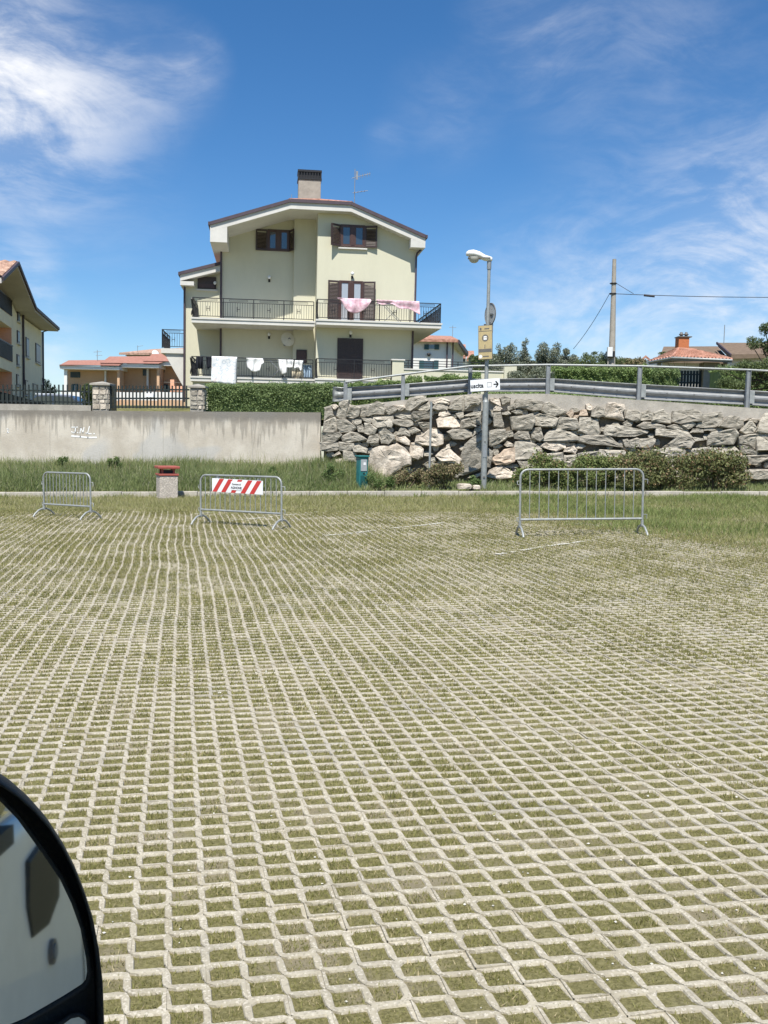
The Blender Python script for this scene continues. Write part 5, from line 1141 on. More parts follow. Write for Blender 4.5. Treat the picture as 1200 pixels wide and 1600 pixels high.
# yellow board
ys, hw, hh = board('yellow_sign', 'upright ochre information sign with round emblem on the lamp post', 748.5, 768, 508, 562, LY - .13, -28, 'sign_grey'); ys.rotation_euler[1] = R(-2)
MB().box(-hw + .012, hw - .012, -.004, -.001, -hh + .012, hh - .012).build('face', 'sign_yellow', ys)
MB().box(-hw + .02, hw - .02, -.007, -.0045, hh - .165, hh - .15).build('band', 'sign_grey', ys); MB().box(-hw + .02, hw - .02, -.007, -.0045, -hh + .20, -hh + .29).build('band', 'sign_grey', ys)
m = MB(); m.box(-.02, .12, -.007, -.0045, hh - .11, hh - .08); m.box(-hw + .05, -hw + .10, -.007, -.0045, hh - .13, hh - .06); m.box(-.02, .0, -.007, -.0045, -.16, -.06); m.build('print', 'sign_grey', ys)
def disc(r0, r1, y, n=24): 
    m = MB(); vs = [(r_ * math.cos(2 * math.pi * k / n), y, r_ * math.sin(2 * math.pi * k / n)) for r_ in (r0, r1) for k in range(n)]
    return m.add(vs, [(k, (k + 1) % n, n + (k + 1) % n, n + k) for k in range(n)])
o = disc(.06, .095, -.006).build('emblem_ring', 'sign_grey', ys); o.location = (0, 0, .12)
m = MB(); m.box(-.045, .045, -.008, -.0045, .13, .17); m.box(-.045, .045, -.008, -.0045, .07, .115); m.build('emblem', 'sign_white', ys)
o = disc(.0005, .05, -.006).build('sticker', 'sign_white', ys); o.location = (-hw + .07, 0, -hh + .085)
m = MB(); m.box(-hw + .14, hw - .1, -.007, -.0045, -hh + .07, -hh + .10); m.build('print', 'sign_grey', ys)
m = MB(); m.box(-.05, .05, .02, .1, .28, .33); m.box(-.05, .05, .02, .1, -.33, -.28); m.build('clamp', 'galvanised_dull', ys)
# round sign seen from behind, and a small plate below it
c = at(766, 491, LY + .10); rs = thing('round_sign', 'back of a round traffic sign high on the lamp post', 'sign', c, R(-67))
m = MB(); m.tube([(0, 0, 0), (0, .015, 0)], .30, 28); m.build('disc', 'sign_back', rs); m = MB(); m.tube([(.297 * math.cos(a), .0, .297 * math.sin(a)) for a in np.linspace(0, 2 * math.pi, 29)], .014, 6); m.build('rim', 'sign_grey', rs)
m = MB(); m.box(-.2, .2, -.03, 0, -.02, .02); m.box(-.035, .035, -.04, -.0, -.22, .24); m.build('bracket', 'galvanised_dull', rs)
c = at(763, 512, LY + .10); rp_ = thing('back_plate', 'back of a small rectangular plate just under the round sign', 'sign', c, R(-50))
MB().box(-.17, .17, 0, .012, -.15, .11).build('plate', 'sign_back', rp_); MB().box(-.17, .17, -.012, .0, .09, .11).build('folded_edge', 'sign_grey', rp_)

# ------------------------------------------------------------ thin post without a sign
b0 = at(671.5, 716, 27.0); t0 = at(674, 628, 27.0); gz = float(zbank(b0.x, 27.0))
tp = thing('bare_post', 'thin bare galvanised post in front of the boulder wall', 'post', (b0.x, 27.0, gz)); O_ = Vector((b0.x, 27.0, gz))
MB().tube([(0, 0, -.1), t0 - O_], .032, 10).build('tube', 'galvanised', tp); MB().tube([t0 - O_ + Vector((0, 0, -.005)), t0 - O_ + Vector((0, 0, .012))], .034, 10).build('end_cap', 'galvanised_dull', tp)

# ------------------------------------------------------------ litter bin of exposed aggregate with red lid
bl = on_ground(243, 779); BY = 25.22; bc = at(261, 779, BY); BO = Vector((bc.x, BY, SLOPE * bc.x - .01))
bn_ = thing('litter_bin', 'square pebbledash concrete litter bin with red lid in front of the kerb', 'litter bin', BO, R(24))
MB().box(-.24, .24, -.24, .24, .0, .60).build('body', 'aggregate', bn_, .02); MB().box(-.27, .27, -.27, .27, -.02, .03).build('base', 'cap_concrete', bn_)
MB().box(-.26, .26, -.26, .26, .60, .65).build('collar', 'bin_red', bn_, .008); m = MB()
for sx_ in (-1, 1):
    for sy_ in (-1, 1): m.box(sx_ * .17, sx_ * .13, sy_ * .17, sy_ * .13, .65, .78)
m.box(-.13, .13, -.13, .13, .65, .74); m.build('lid_support', 'bin_red', bn_); MB().box(-.28, .28, -.28, .28, .78, .845).build('lid', 'bin_red', bn_, .012); MB().box(-.12, .12, -.135, -.131, .655, .735).build('opening', 'sign_black', bn_)

# ------------------------------------------------------------ teal dispenser box
dc = at(565, 768, 26.35); gz = float(zbank(dc.x, 26.35)); ds = thing('dispenser_post', 'teal metal dispenser box standing in the grass beside the boulder wall', 'dispenser', (dc.x, 26.35, gz - .02), R(28))
z1 = at(565, 713, 26.35).z - gz
MB().box(-.125, .125, -.11, .11, -.05, z1).build('body', 'teal_metal', ds, .012); MB().box(-.16, .16, -.15, .14, z1, z1 + .045).build('lid', 'teal_metal', ds, .015)
MB().box(-.095, .085, -.125, -.11, z1 * .58, z1 - .06).build('window', 'sign_back', ds); MB().box(-.02, .05, -.13, -.125, z1 * .76, z1 * .84).build('notice', 'sign_white', ds)
MB().box(-.02, .03, -.118, -.11, z1 * .48, z1 * .52).build('slot', 'sign_black', ds); MB().box(-.10, .10, -.114, -.11, .06, z1 * .44).build('door', 'teal_dark', ds)
for z in (.5, .8): MB().tube([(.125, -.03, z1 * z), (.155, -.03, z1 * z)], .028, 10).build('lock_knob', 'sign_back', ds)

# ------------------------------------------------------------ crowd barriers
def barrier(name, label, A, B, H_, nb, zbar, right_hook=True, rad=.13):
    A, B = Vector(A), Vector(B); L = (B - A).length; rz = math.atan2((B - A).y, (B - A).x); mid = (A + B) / 2
    t_ = thing(name, label, 'barrier', (mid.x, mid.y, SLOPE * mid.x + float(undul(mid.x, mid.y))), rz, 'steel crowd barriers on the paving'); t_.rotation_euler[1] = -math.atan(SLOPE) * math.cos(rz)
    hw = L / 2; m = MB(); arc = [(-hw, 0, .16)] + [(-hw + rad - rad * math.cos(a), 0, H_ - rad + rad * math.sin(a)) for a in np.linspace(0, math.pi / 2, 6)] + [(hw - rad + rad * math.sin(a), 0, H_ - rad + rad * math.cos(a)) for a in np.linspace(0, math.pi / 2, 6)] + [(hw, 0, .16)]
    m.tube(arc, .0185, 10); m.build('frame', 'galvanised', t_)
    MB().tube([(-hw + .01, 0, zbar), (hw - .01, 0, zbar)], .019, 10).build('lower_rail', 'galvanised', t_)
    for k in range(nb):
        x = -hw + (k + 1) * L / (nb + 1); MB().tube([(x, 0, zbar), (x, 0, H_ - .0)], .0075, 6).build('bar', 'galvanised', t_)
    for sx_ in (-hw, hw):
        m = MB(); m.tube([(sx_, -.27, .0), (sx_, -.23, .055), (sx_, -.13, .13), (sx_, -.05, .155), (sx_, .05, .155), (sx_, .13, .13), (sx_, .23, .055), (sx_, .27, .0)], .019, 8); m.tube([(sx_, 0, .13), (sx_, 0, .24)], .025, 8); m.build('foot', 'galvanised', t_)
    if right_hook:
        for z in (H_ - .17, zbar + .07): MB().tube([(hw + .015, 0, z), (hw + .075, 0, z), (hw + .075, 0, z - .07)], .008, 6).build('hook', 'galvanised', t_)
        for z in (H_ - .22, zbar): MB().tube([(-hw - .02, 0, z - .03), (-hw - .05, 0, z - .03), (-hw - .05, 0, z + .03), (-hw - .02, 0, z + .03)], .008, 6).build('eye', 'galvanised', t_)
    return t_, hw
g2 = lambda px, py: on_ground(px, py)
b1, _ = barrier('crowd_barrier', 'nearest galvanised crowd barrier, on the right in front of the green shrubs', g2(812, 838), g2(1003, 836), 1.10, 12, .27)
b2, hwb = barrier('crowd_barrier', 'crowd barrier carrying the red and white striped panel', g2(314, 819), g2(440, 827), .92, 15, .27)
b3, _ = barrier('crowd_barrier', 'leftmost crowd barrier standing before the tall grass, left of the litter bin', g2(69, 807), g2(142, 812), .90, 13, .25)
# striped panel on the middle barrier
x0, x1 = -hwb + 2 * hwb * .155, -hwb + 2 * hwb * .785
pt = thing('striped_panel', 'red and white diagonal striped panel with a town council label, on the middle barrier', 'sign', b2.location + Vector((0, 0, .73)), b2.rotation_euler[2]); pw = (x1 - x0) / 2; pc = (x0 + x1) / 2
MB().box(pc - pw, pc + pw, -.034, -.026, -.125, .125).build('board', 'sign_white', pt, .003)
def para(x, w_, y, sk=.17, z0=-.122, z1=.122): 
    f_ = lambda z: x + sk * (z / .122) * .5
    return MB().add([(f_(z0), y, z0), (f_(z0) + w_, y, z0), (f_(z1) + w_, y, z1), (f_(z1), y, z1)], [(0, 1, 2, 3)])
for f_ in (.10, .275, .66, .835): para(pc - pw + 2 * pw * f_ - .02, .105, -.0365).build('red_stripe', 'sign_red', pt)
para(pc - pw + 2 * pw * .465 - .02, .105, -.0365).build('red_stripe', 'sign_red', pt)
MB().box(pc - .135, pc + .115, -.040, -.037, -.07, .085).build('label', 'sign_white', pt)
put_text(pt, 'Comune di', .045, pc - .01, .035, 'sign_black', 1.0, -.0415); put_text(pt, 'AGNONE', .058, pc - .01, -.03, 'sign_black', 1.0, -.0415)
for xx in (pc - pw * .8, pc + pw * .8): MB().box(xx - .02, xx + .02, -.027, .02, .05, .16).build('clip', 'galvanised_dull', pt)

# loose flat stones lying on the kerb at the foot of the lamp
def loose(label, px0, px1, py0, py1, Y, mat):
    c = at((px0 + px1) / 2, (py0 + py1) / 2, Y); hw = (at(px1, py1, Y).x - at(px0, py0, Y).x) / 2; hh = (at(px0, py0, Y).z - at(px0, py1, Y).z) / 2; m = MB(); r_ = random.Random(int(px0)); n = 11
    vs = []
    for (s_, z) in ((.9, -hh), (1, -hh * .2), (.96, hh * .6), (.7, hh), (0.02, hh * 1.05)):
        vs += [(hw * s_ * math.cos(2 * math.pi * k / n) * r_.uniform(.88, 1.08), hw * .6 * s_ * math.sin(2 * math.pi * k / n) * r_.uniform(.85, 1.1), z + r_.uniform(-.1, .1) * hh) for k in range(n)]
    m.add(vs, [(i * n + k, i * n + (k + 1) % n, (i + 1) * n + (k + 1) % n, (i + 1) * n + k) for i in range(4) for k in range(n)] + [tuple(range(n))])
    o = m.build('loose_stone', mat); o.location = c; return tag(o, label, 'stone')
loose('flat pale stone slab lying on the kerb at the lamp post foot', 713, 738, 755.5, 763.5, 25.86, 'stone_warm'); loose('smaller flat stone beside the slab, touching the lamp post foot', 738, 751, 758, 764, 25.86, 'stone_warm')

# ------------------------------------------------------------ fence, pillars and gate above the concrete wall
FY = 30.4
fo = at(70, 634, FY); fz = fo.z
fence = thing('slat_fence', 'dark upright slat fence on a low concrete kerb above the concrete wall', 'fence', (fo.x, FY, fz)); FO = Vector((fo.x, FY, fz))
k = -22.0
while k < 142:
    a = at(k, 601, FY) - FO; b_ = at(k, 633, FY) - FO
    MB().box(a.x - .022, a.x + .022, -.012, .012, b_.z, a.z).build('slat', 'fence_green', fence); k += 6.7
m = MB(); 
for yy in (612, 629): m.bar(at(-25, yy - 3, FY + .03) - FO, at(143, yy, FY + .03) - FO, .03, .045)
m.build('cross_rail', 'fence_green', fence)
m = MB(); a, b_ = at(-60, 630, FY) - FO, at(144, 633.5, FY) - FO; m.add([(a.x, -.14, a.z - .4), (b_.x, -.14, b_.z - .4), (b_.x, -.14, b_.z), (a.x, -.14, a.z), (a.x, .14, a.z - .4), (b_.x, .14, b_.z - .4), (b_.x, .14, b_.z), (a.x, .14, a.z)], [(0, 1, 2, 3), (3, 2, 6, 7), (4, 7, 6, 5), (1, 5, 6, 2)]); m.build('footing', 'cap_concrete', fence)
# dark screen sheet behind the left half
m = MB(); a, b_, c, d = [at(*q_) - FO for q_ in ((-30, 604, FY + .08), (70, 630, FY + .08), (70, 634, FY + .08), (-30, 634, FY + .08))]; m.add([a, b_, c, d], [(0, 1, 2, 3)]); o = m.build('screen_sheet', 'fence_green', fence); so = o.modifiers.new('t', 'SOLIDIFY'); so.thickness = .01
def pillar(label, p0, p1, y0, y1):
    a = at(p0, y0, FY - .15); b_ = at(p1, y1, FY - .15); hw = (b_.x - a.x) / 2; H_ = a.z - b_.z
    t_ = thing('stone_pillar', label, 'pillar', ((a.x + b_.x) / 2, FY + hw - .15, b_.z), 0, 'stone gate pillars'); MB().box(-hw + .02, hw - .02, -hw + .02, hw - .02, -.3, H_ - .11).build('core', 'pillar_mortar', t_)
    m = MB(); m.box(-hw - .05, hw + .05, -hw - .05, hw + .05, H_ - .11, H_ - .055); vs = [(-hw - .05, -hw - .05, H_ - .055), (hw + .05, -hw - .05, H_ - .055), (hw + .05, hw + .05, H_ - .055), (-hw - .05, hw + .05, H_ - .055), (0, 0, H_ + .02)]; m.add(vs, [(0, 1, 4), (1, 2, 4), (2, 3, 4), (3, 0, 4)]); m.build('cap', 'cap_concrete', t_)
    pr = random.Random(int(p0)); z = 0.0
    while z < H_ - .15:                                             # crazy-paved stone facing on the two faces in view
        hgt = min(pr.uniform(.12, .2), H_ - .115 - z); x = -hw + .02
        for face in (0, 1):
            x = -hw + .02
            while x < hw - .05:
                wd = min(pr.uniform(.12, .26), hw - .02 - x); q_ = [(x + .008 + pr.uniform(0, .02), z + .008 + pr.uniform(0, .02)), (x + wd - .008 - pr.uniform(0, .02), z + .008 + pr.uniform(0, .015)), (x + wd - .008, z + hgt - .01 - pr.uniform(0, .02)), (x + .01 + pr.uniform(0, .03), z + hgt - .008)]
                m = MB(); f_ = (lambda a_, d_, b2: (a_, -hw + .02 - d_, b2)) if face == 0 else (lambda a_, d_, b2: (hw - .02 + d_, a_, b2))
                m.add([f_(a_, 0, b2) for a_, b2 in q_] + [f_(a_ * .97 + (x + wd / 2) * .03, .025, b2) for a_, b2 in q_], [(4, 5, 6, 7), (0, 1, 5, 4), (1, 2, 6, 5), (2, 3, 7, 6), (3, 0, 4, 7)]); m.build('stone', 'stone_grey' if pr.random() < .6 else 'stone_warm', t_); x += wd
        z += hgt
    return t_
pillar('stone faced gate pillar with pointed cap, left of the slatted gate', 143, 170, 596, 640); pillar('stone faced gate pillar with pointed cap, at the left end of the hedge', 296, 318.5, 600, 640)
gO = at(232, 638, FY); gate = thing('slatted_gate', 'dark slatted sliding gate between the two stone pillars', 'gate', gO); k = 174.0
while k < 295:
    a = at(k, 602.5, FY) - gO; b_ = at(k, 638, FY) - gO; MB().box(a.x - .022, a.x + .022, -.012, .012, b_.z, a.z).build('slat', 'fence_green', gate); k += 5.6
m = MB()
for yy in (609, 622.5, 636): m.bar(at(171, yy, FY + .03) - gO, at(296, yy, FY + .03) - gO, .035, .05)
m.box((at(171, 602, FY) - gO).x, (at(174, 602, FY) - gO).x, -.05, .6, -.1, (at(171, 602, FY) - gO).z); m.build('gate_frame', 'fence_green', gate)
a, b_ = at(229.5, 615, FY - .05) - gO, at(241, 621, FY - .05) - gO; MB().box(a.x, b_.x, -.16, -.02, b_.z, a.z).build('letter_box', 'sign_white', gate, .01)

# ------------------------------------------------------------ parked car glimpsed between the fence slats
cY = 38.0; cO = at(88, 640, cY); cO.z = float(zland(cO.x, cY)) ; car = thing('parked_car', 'dark blue car with pale roof rail seen through the slat fence', 'car', cO, R(4))
zr = at(88, 617, cY).z - cO.z
body = [(-1.95, .35), (-2.0, .6), (-1.9, .85), (-1.1, .97), (-.55, zr - .04), (.0, zr), (.75, zr - .03), (1.45, .98), (1.9, .92), (2.0, .6), (1.95, .35)]
MB().prism(body, -.8, .8).build('body', 'car_paint', car, .05)
MB().prism([(-.98, 1.0), (-.52, zr - .10), (.05, zr - .07), (.05, 1.0)], -.815, .815).build('window', 'tinted_glass', car); MB().prism([(.13, 1.0), (.13, zr - .07), (.70, zr - .10), (1.25, 1.0)], -.815, .815).build('window', 'tinted_glass', car)
MB().box(-.6, .8, -.7, -.66, zr - .02, zr + .03).build('roof_rail', 'car_white', car)
for xx in (-1.25, 1.25):
    for yy in (-.82, .62): o = MB().tube([(xx, yy, .33), (xx, yy + .2, .33)], .33, 18).build('wheel', 'tyre', car); MB().tube([(xx, yy - .01, .33), (xx, yy + .0, .33)], .2, 14).build('rim', 'galvanised', o)
for yy in (-.6, .6): MB().box(-2.0, -1.9, yy - .15, yy + .15, .66, .8).build('headlight', 'lamp_white', car)
# ------------------------------------------------------------ hedges, shrubs, trees
vr = np.random.RandomState(31)
def hedge(label, p0, p1, ytop, Y, depth, zbase, mat, n, size=.06, cat='hedge', ytop2=None, lump=.05):
    a, b_ = at(p0, ytop, Y), at(p1, ytop if ytop2 is None else ytop2, Y); L = b_.x - a.x; O_ = Vector(((a.x + b_.x) / 2, Y, zbase)); t_ = thing('hedge', label, cat, O_)
    zt = lambda x: a.z + (b_.z - a.z) * (x - a.x) / L - zbase
    m = MB(); ins = .10; m.add([(-L / 2 + ins, ins, -.1), (L / 2 - ins, ins, -.1), (L / 2 - ins, ins, b_.z - zbase - ins), (-L / 2 + ins, ins, a.z - zbase - ins), (-L / 2 + ins, depth - ins, -.1), (L / 2 - ins, depth - ins, -.1), (L / 2 - ins, depth - ins, b_.z - zbase - ins), (-L / 2 + ins, depth - ins, a.z - zbase - ins)],
        [(0, 1, 2, 3), (4, 7, 6, 5), (3, 2, 6, 7), (0, 3, 7, 4), (1, 5, 6, 2)]); m.build('inner_core', 'hedge_leaf', t_)  # solid leaf-coloured block added inside to stop views through the hedge
    x = vr.uniform(-L / 2, L / 2, n); H_ = np.array([zt(q_ + O_.x) for q_ in x]); f_ = vr.uniform(0, 1, n); surf = vr.uniform(0, 1, n)
    hh = H_ * np.sqrt(f_); front = surf < .62; y = np.where(front, vr.normal(0, .05, n), vr.uniform(0, depth, n)); z = np.where(front, hh, H_ + vr.normal(0, .04, n))
    bump = lump * fnoise(x * 4, z * 4, 3); y = y - np.where(front, bump, 0); z = z + np.where(front, 0, bump)
    leaf_object('foliage', np.stack([x, y, z], 1), size, mat, vr, t_, up=.2); return t_
hz = lambda px, Y: float(zland(at(px, 600, Y).x, Y))
hedge('dark clipped hedge above the concrete wall, below the cream house', 319, 545, 602.5, 31.2, 1.0, hz(430, 31), 'hedge_leaf', 30000, .055, ytop2=600)
hedge('clipped hedge behind the rising left end of the guardrail', 545, 660, 601, 32.6, 1.0, hz(600, 32), 'hedge_bright', 12000, .06, ytop2=592, lump=.10)
hedge('short bushy hedge just left of the lamp post behind the guardrail', 664, 752, 590, 33.2, 1.0, hz(700, 33), 'hedge_bright', 11000, .06, ytop2=588, lump=.12)
hedge('bright green hedge between the lamp post and the utility pole', 868, 1018, 577, 39, 1.6, hz(940, 39), 'hedge_bright', 18000, .08, ytop2=576, lump=.14)
hedge('low green planting under the guardrail on the right', 760, 1330, 612, 31.5, 1.2, hz(1000, 31.5) - .2, 'hedge_bright', 22000, .06, ytop2=628, lump=.10, cat='ground cover')
hedge('loose green hedge left of the tiled shelter', 1004, 1062, 578, 46, 1.5, hz(1030, 46), 'hedge_leaf', 8000, .08, lump=.2); hedge('yellow green hedge right of the tiled shelter', 1126, 1240, 574, 50, 2, hz(1180, 50), 'hedge_bright', 12000, .09, lump=.35)
hedge('dark far hedge on the skyline left of the utility pole', 770, 965, 566, 62, 3, hz(860, 62), 'tree_leaf', 14000, .14, lump=.4, ytop2=568); hedge('brownish far hedge right of the utility pole', 955, 1010, 561, 66, 3, hz(980, 66), 'dry_leaf', 6000, .13, lump=.3)
hedge('far green hedge behind the yellow sign', 735, 790, 556, 75, 3, hz(760, 75), 'tree_leaf', 6000, .14, lump=.4)
hedge('dark shrub growing behind the gate pillar', 128, 146, 604, 31.6, .6, hz(136, 31.6), 'tree_leaf', 2600, .06, cat='shrub', lump=.1)

def shrub(label, p0, p1, y0, y1, Y, mat, n, size, seed, lobes=9, mat2=None, cat='shrub'):
    r_ = np.random.RandomState(seed); a, b_ = at(p0, y0, Y), at(p1, y1, Y); hw = (b_.x - a.x) / 2; cx = (a.x + b_.x) / 2; gz = float(zbank(cx, Y)); H_ = a.z - gz; t_ = thing('shrub', label, cat, (cx, Y, gz))
    cs, rs = [], []
    for k in range(lobes):
        x = r_.uniform(-.78, .78) * hw; y = r_.uniform(-.35, .35) * min(hw, .8); z = H_ * r_.uniform(.25, .78) * (1 - .25 * abs(x / hw)); q_ = r_.uniform(.22, .36) * min(H_, hw); cs.append((x, y, z)); rs.append((q_ * 1.3, q_, q_))
    m = MB()
    for (x, y, z) in cs: m.tube([(x * .2, y * .2, 0), (x * .6, y * .6, z * .55), (x, y, z * 1.1)], .014, 5, r_end=.005)
    m.build('stems', 'bark', t_)
    pts = clump_points(cs, rs, n, r_, .35); pts[:, 2] = np.clip(pts[:, 2], .02, None)
    sp = np.concatenate([np.stack([c[0] + r_.normal(0, .5, 30) * q_[0], c[1] + r_.normal(0, .5, 30) * q_[1], c[2] + q_[2] * r_.uniform(.7, 1.35, 30)], 1) for c, q_ in zip(cs, rs)]); leaf_object('foliage', np.concatenate([pts, sp]), size, mat, r_, t_, up=.5); return t_
shrub('dry brown shrub in front of the big pale boulder', 607, 664, 718, 762, 26.75, 'dry_leaf', 3600, .06, 1); shrub('dry brown shrub at the foot of the thin bare post', 658, 731, 710, 762, 26.55, 'dry_leaf', 5200, .06, 2)
shrub('dark green shrub behind the left half of the nearest barrier', 806, 905, 706, 766, 26.7, 'shrub_leaf', 8200, .075, 3, 12); shrub('green shrub behind the right half of the nearest barrier', 880, 968, 703, 766, 26.6, 'shrub_leaf', 7600, .075, 4, 11, 'shrub_rust')
shrub('large reddish green shrub right of the nearest barrier', 968, 1082, 698, 768, 26.45, 'shrub_rust', 10500, .075, 5, 14); shrub('rightmost large shrub with rust tipped leaves and green edge', 1062, 1170, 692, 768, 26.35, 'shrub_rust', 11000, .075, 6, 14, 'shrub_leaf')
for k, (p0, p1, y0, y1, Y) in enumerate([(85, 108, 706, 730, 27.9), (165, 192, 700, 728, 27.9), (415, 440, 722, 748, 27.2), (505, 540, 712, 760, 26.6), (725, 752, 742, 766, 26.3), (570, 615, 735, 768, 26.2)]):
    shrub(['leafy weed clump by the left end of the graffiti', 'leafy weed clump below the graffiti on the bank', 'leafy weed clump in the bank grass above the striped barrier', 'tall weed clump left of the teal dispenser', 'green weeds left of the lamp post foot', 'green weeds at the foot of the big pale boulder'][k], p0, p1, y0, y1, Y, 'weed_leaf', 1100, .05, 40 + k, 6, cat='weeds')

def tree(name, label, px, ytop, Y, crown, mat, n, size, seed, trunk_r=.09, lean=0.0):
    """crown: list of lobes (dx px, y px, rx px, ry px)"""
    r_ = np.random.RandomState(seed); b0 = at(px, 600, Y); gz = float(zland(b0.x, Y)); O_ = Vector((b0.x, Y, gz)); t_ = thing(name, label, 'tree', O_); s_ = Y / FPX
    cs, rs = [], []
    for (dx, yy, rx, ry) in crown:
        p = at(px + dx, yy, Y) - O_
        for k in range(4): cs.append((p.x + r_.normal(0, .35) * rx * s_, r_.normal(0, .6) * rx * s_, p.z + r_.normal(0, .35) * ry * s_)); q_ = r_.uniform(.45, .8); rs.append((rx * s_ * q_, rx * s_ * q_, ry * s_ * q_))
    top = max(c[2] for c in cs); m = MB(); m.tube([(0, 0, -.1), (lean * .3, 0, top * .3), (lean, 0, top * .6)], trunk_r, 8, r_end=trunk_r * .5)
    for c in cs[::2]: m.tube([(lean * .5, 0, top * r_.uniform(.25, .5)), (c[0] * .6, c[1] * .6, c[2] * .75), c], trunk_r * .35, 5, r_end=.012)
    m.build('trunk', 'bark', t_); leaf_object('crown', clump_points(cs, rs, n, r_, .25), size, mat, r_, t_, up=.3, aspect=.38); return t_
tree('olive_tree', 'silvery olive tree just right of the yellow sign', 790, 545, 50, [(-14, 570, 18, 18), (4, 556, 16, 15), (18, 572, 18, 18), (-4, 588, 26, 16), (8, 543, 7, 10), (-10, 548, 6, 10)], 'olive_leaf', 8200, .10, 51)
tree('olive_tree', 'slim olive tree with a wispy top left of the tallest olive', 820, 530, 51, [(0, 538, 5, 8), (2, 552, 8, 10), (-8, 566, 16, 16), (10, 574, 16, 16), (2, 588, 24, 14)], 'olive_leaf', 7000, .10, 52)
tree('olive_tree', 'tallest olive tree with dense crown between lamp post and utility pole', 855, 526, 50, [(-2, 540, 11, 12), (6, 550, 12, 12), (-10, 556, 12, 12), (2, 568, 20, 16), (-4, 586, 26, 16)], 'olive_leaf', 10000, .10, 53)
tree('olive_tree', 'low olive tree right of the tallest olive', 888, 545, 52, [(0, 552, 9, 9), (10, 562, 12, 10), (-8, 566, 14, 14), (4, 582, 22, 16)], 'olive_leaf', 7000, .10, 54)
tree('bramble', 'leafy bramble with arching shoots left of the utility pole', 930, 545, 46, [(-14, 556, 8, 5), (0, 552, 7, 4), (14, 558, 8, 7), (24, 548, 4, 5), (-20, 566, 16, 9), (6, 570, 22, 10), (28, 566, 12, 9)], 'tree_leaf', 4200, .085, 55, .05)
tree('broadleaf_tree', 'green tree cut off by the right edge of the view', 1215, 505, 40, [(-14, 516, 15, 13), (-28, 538, 14, 12), (-52, 572, 16, 12), (-78, 590, 16, 12), (-66, 600, 30, 12), (5, 510, 18, 12), (-18, 545, 16, 14), (10, 540, 26, 20), (-24, 570, 18, 16), (0, 575, 34, 22), (-34, 585, 14, 12), (-6, 600, 36, 16), (30, 560, 26, 30)], 'tree_leaf', 24000, .10, 56, .14)
tree('garden_tree', 'small garden tree beside the apartment block seen over the fence', 74, 590, 60, [(0, 600, 8, 9), (6, 612, 8, 10), (-6, 616, 8, 10)], 'tree_leaf', 1800, .12, 57)
tree('olive_tree', 'low grey green olive behind the guardrail near the lamp post', 840, 570, 44, [(-30, 585, 18, 9), (0, 584, 18, 8), (24, 586, 14, 8)], 'olive_leaf', 4200, .09, 58, .06)
tree('garden_tree', 'tuft of greenery beside the tiled shelter chimney', 1068, 545, 70, [(8, 549, 8, 5), (-30, 552, 10, 4)], 'tree_leaf', 1200, .10, 59, .05)

# ------------------------------------------------------------ the van the picture is taken from: door, flank, roof and its right mirror
BETA = R(45); fw = Vector((-math.sin(BETA), math.cos(BETA), 0)); ou = Vector((math.cos(BETA), math.sin(BETA), 0))
# local frame: x forwards, y to the left (inwards), z up; the camera stands just outside the side window
van = thing('parked_van', 'white van whose black wing mirror shows at the lower left edge', 'van', (0, 0, 0), math.atan2(fw.y, fw.x))
FL = .06                                          # flank plane, inwards of the camera
def vl(p): p = Vector(p); return Vector((p.dot(fw), -p.dot(ou), p.z))
BELT = 1.30
side = MB()
xs_ = np.linspace(-4.2, .55, 20); zs_ = [.35, .6, .85, 1.1, 1.25, BELT]
bul = lambda z: .035 * math.cos((z - .9) / .6 * 1.2) - .02
vs = [(x, FL - bul(z), z) for z in zs_ for x in xs_]; n = len(xs_)
side.add(vs, [(j * n + i, j * n + i + 1, (j + 1) * n + i + 1, (j + 1) * n + i) for j in range(len(zs_) - 1) for i in range(n - 1)], True)
o = side.build('side_panel', 'van_paint', van); so = o.modifiers.new('t', 'SOLIDIFY'); so.thickness = .03; so.offset = -1
MB().box(-4.2, -.62, FL + .01, FL + .05, BELT, 2.35).build('upper_panel', 'van_paint', van)
MB().box(-4.2, .55, FL - .02, 1.9, 2.35, 2.45).build('roof', 'van_paint', van, .03); MB().box(-4.2, .5, 1.8, 1.9, .35, 2.35).build('far_side', 'van_paint', van); MB().box(-4.2, .5, FL + .06, 1.79, .35, .45).build('floor_pan', 'black_plastic', van)
# front door window with rounded rear corner, black seal
wn = [(.55, BELT), (-.50, BELT), (-.56, BELT + .02), (-.60, BELT + .07), (-.60, 2.2), (-.56, 2.28), (-.5, 2.30), (.2, 2.30)]
MB().prism(wn, FL + .012, FL + .020).build('window_glass', 'tinted_glass', van); MB().prism([(-.5, BELT - .03), (.55, BELT - .03), (.55, BELT), (-.5, BELT)], FL - .015, FL + .01).build('window_seal', 'black_plastic', van)
# mirror: glass plane chosen as a driver would set it for a short passenger's view down the flank
Mc = at(70, 1430, .55); Cc = Vector(_C)
HND = fw * (-.62) + ou * (-FL + .03) + Vector((0, 0, 1.12))
nM = ((Cc - Mc).normalized() + (HND - Mc).normalized()).normalized()
def onm(px, py, off=0.0):
    d = Vector(ray(px, py)); t_ = (Mc + nM * off - Cc).dot(nM) / d.dot(nM); return Cc + d * t_
mir = empty('wing_mirror'); mir.parent = van; mir.location = vl(Mc)
def ml(p): return vl(p) - vl(Mc)
nl = vl(nM)
outer = [(-140, 1245), (-90, 1205), (-40, 1196), (0, 1213), (26, 1231), (51, 1253), (76, 1281), (100, 1318), (118, 1354), (133, 1392), (146, 1433), (155, 1480), (161, 1530), (163, 1590), (163, 1640), (158, 1690), (140, 1750), (95, 1790), (20, 1805), (-80, 1795), (-140, 1740), (-165, 1500)]
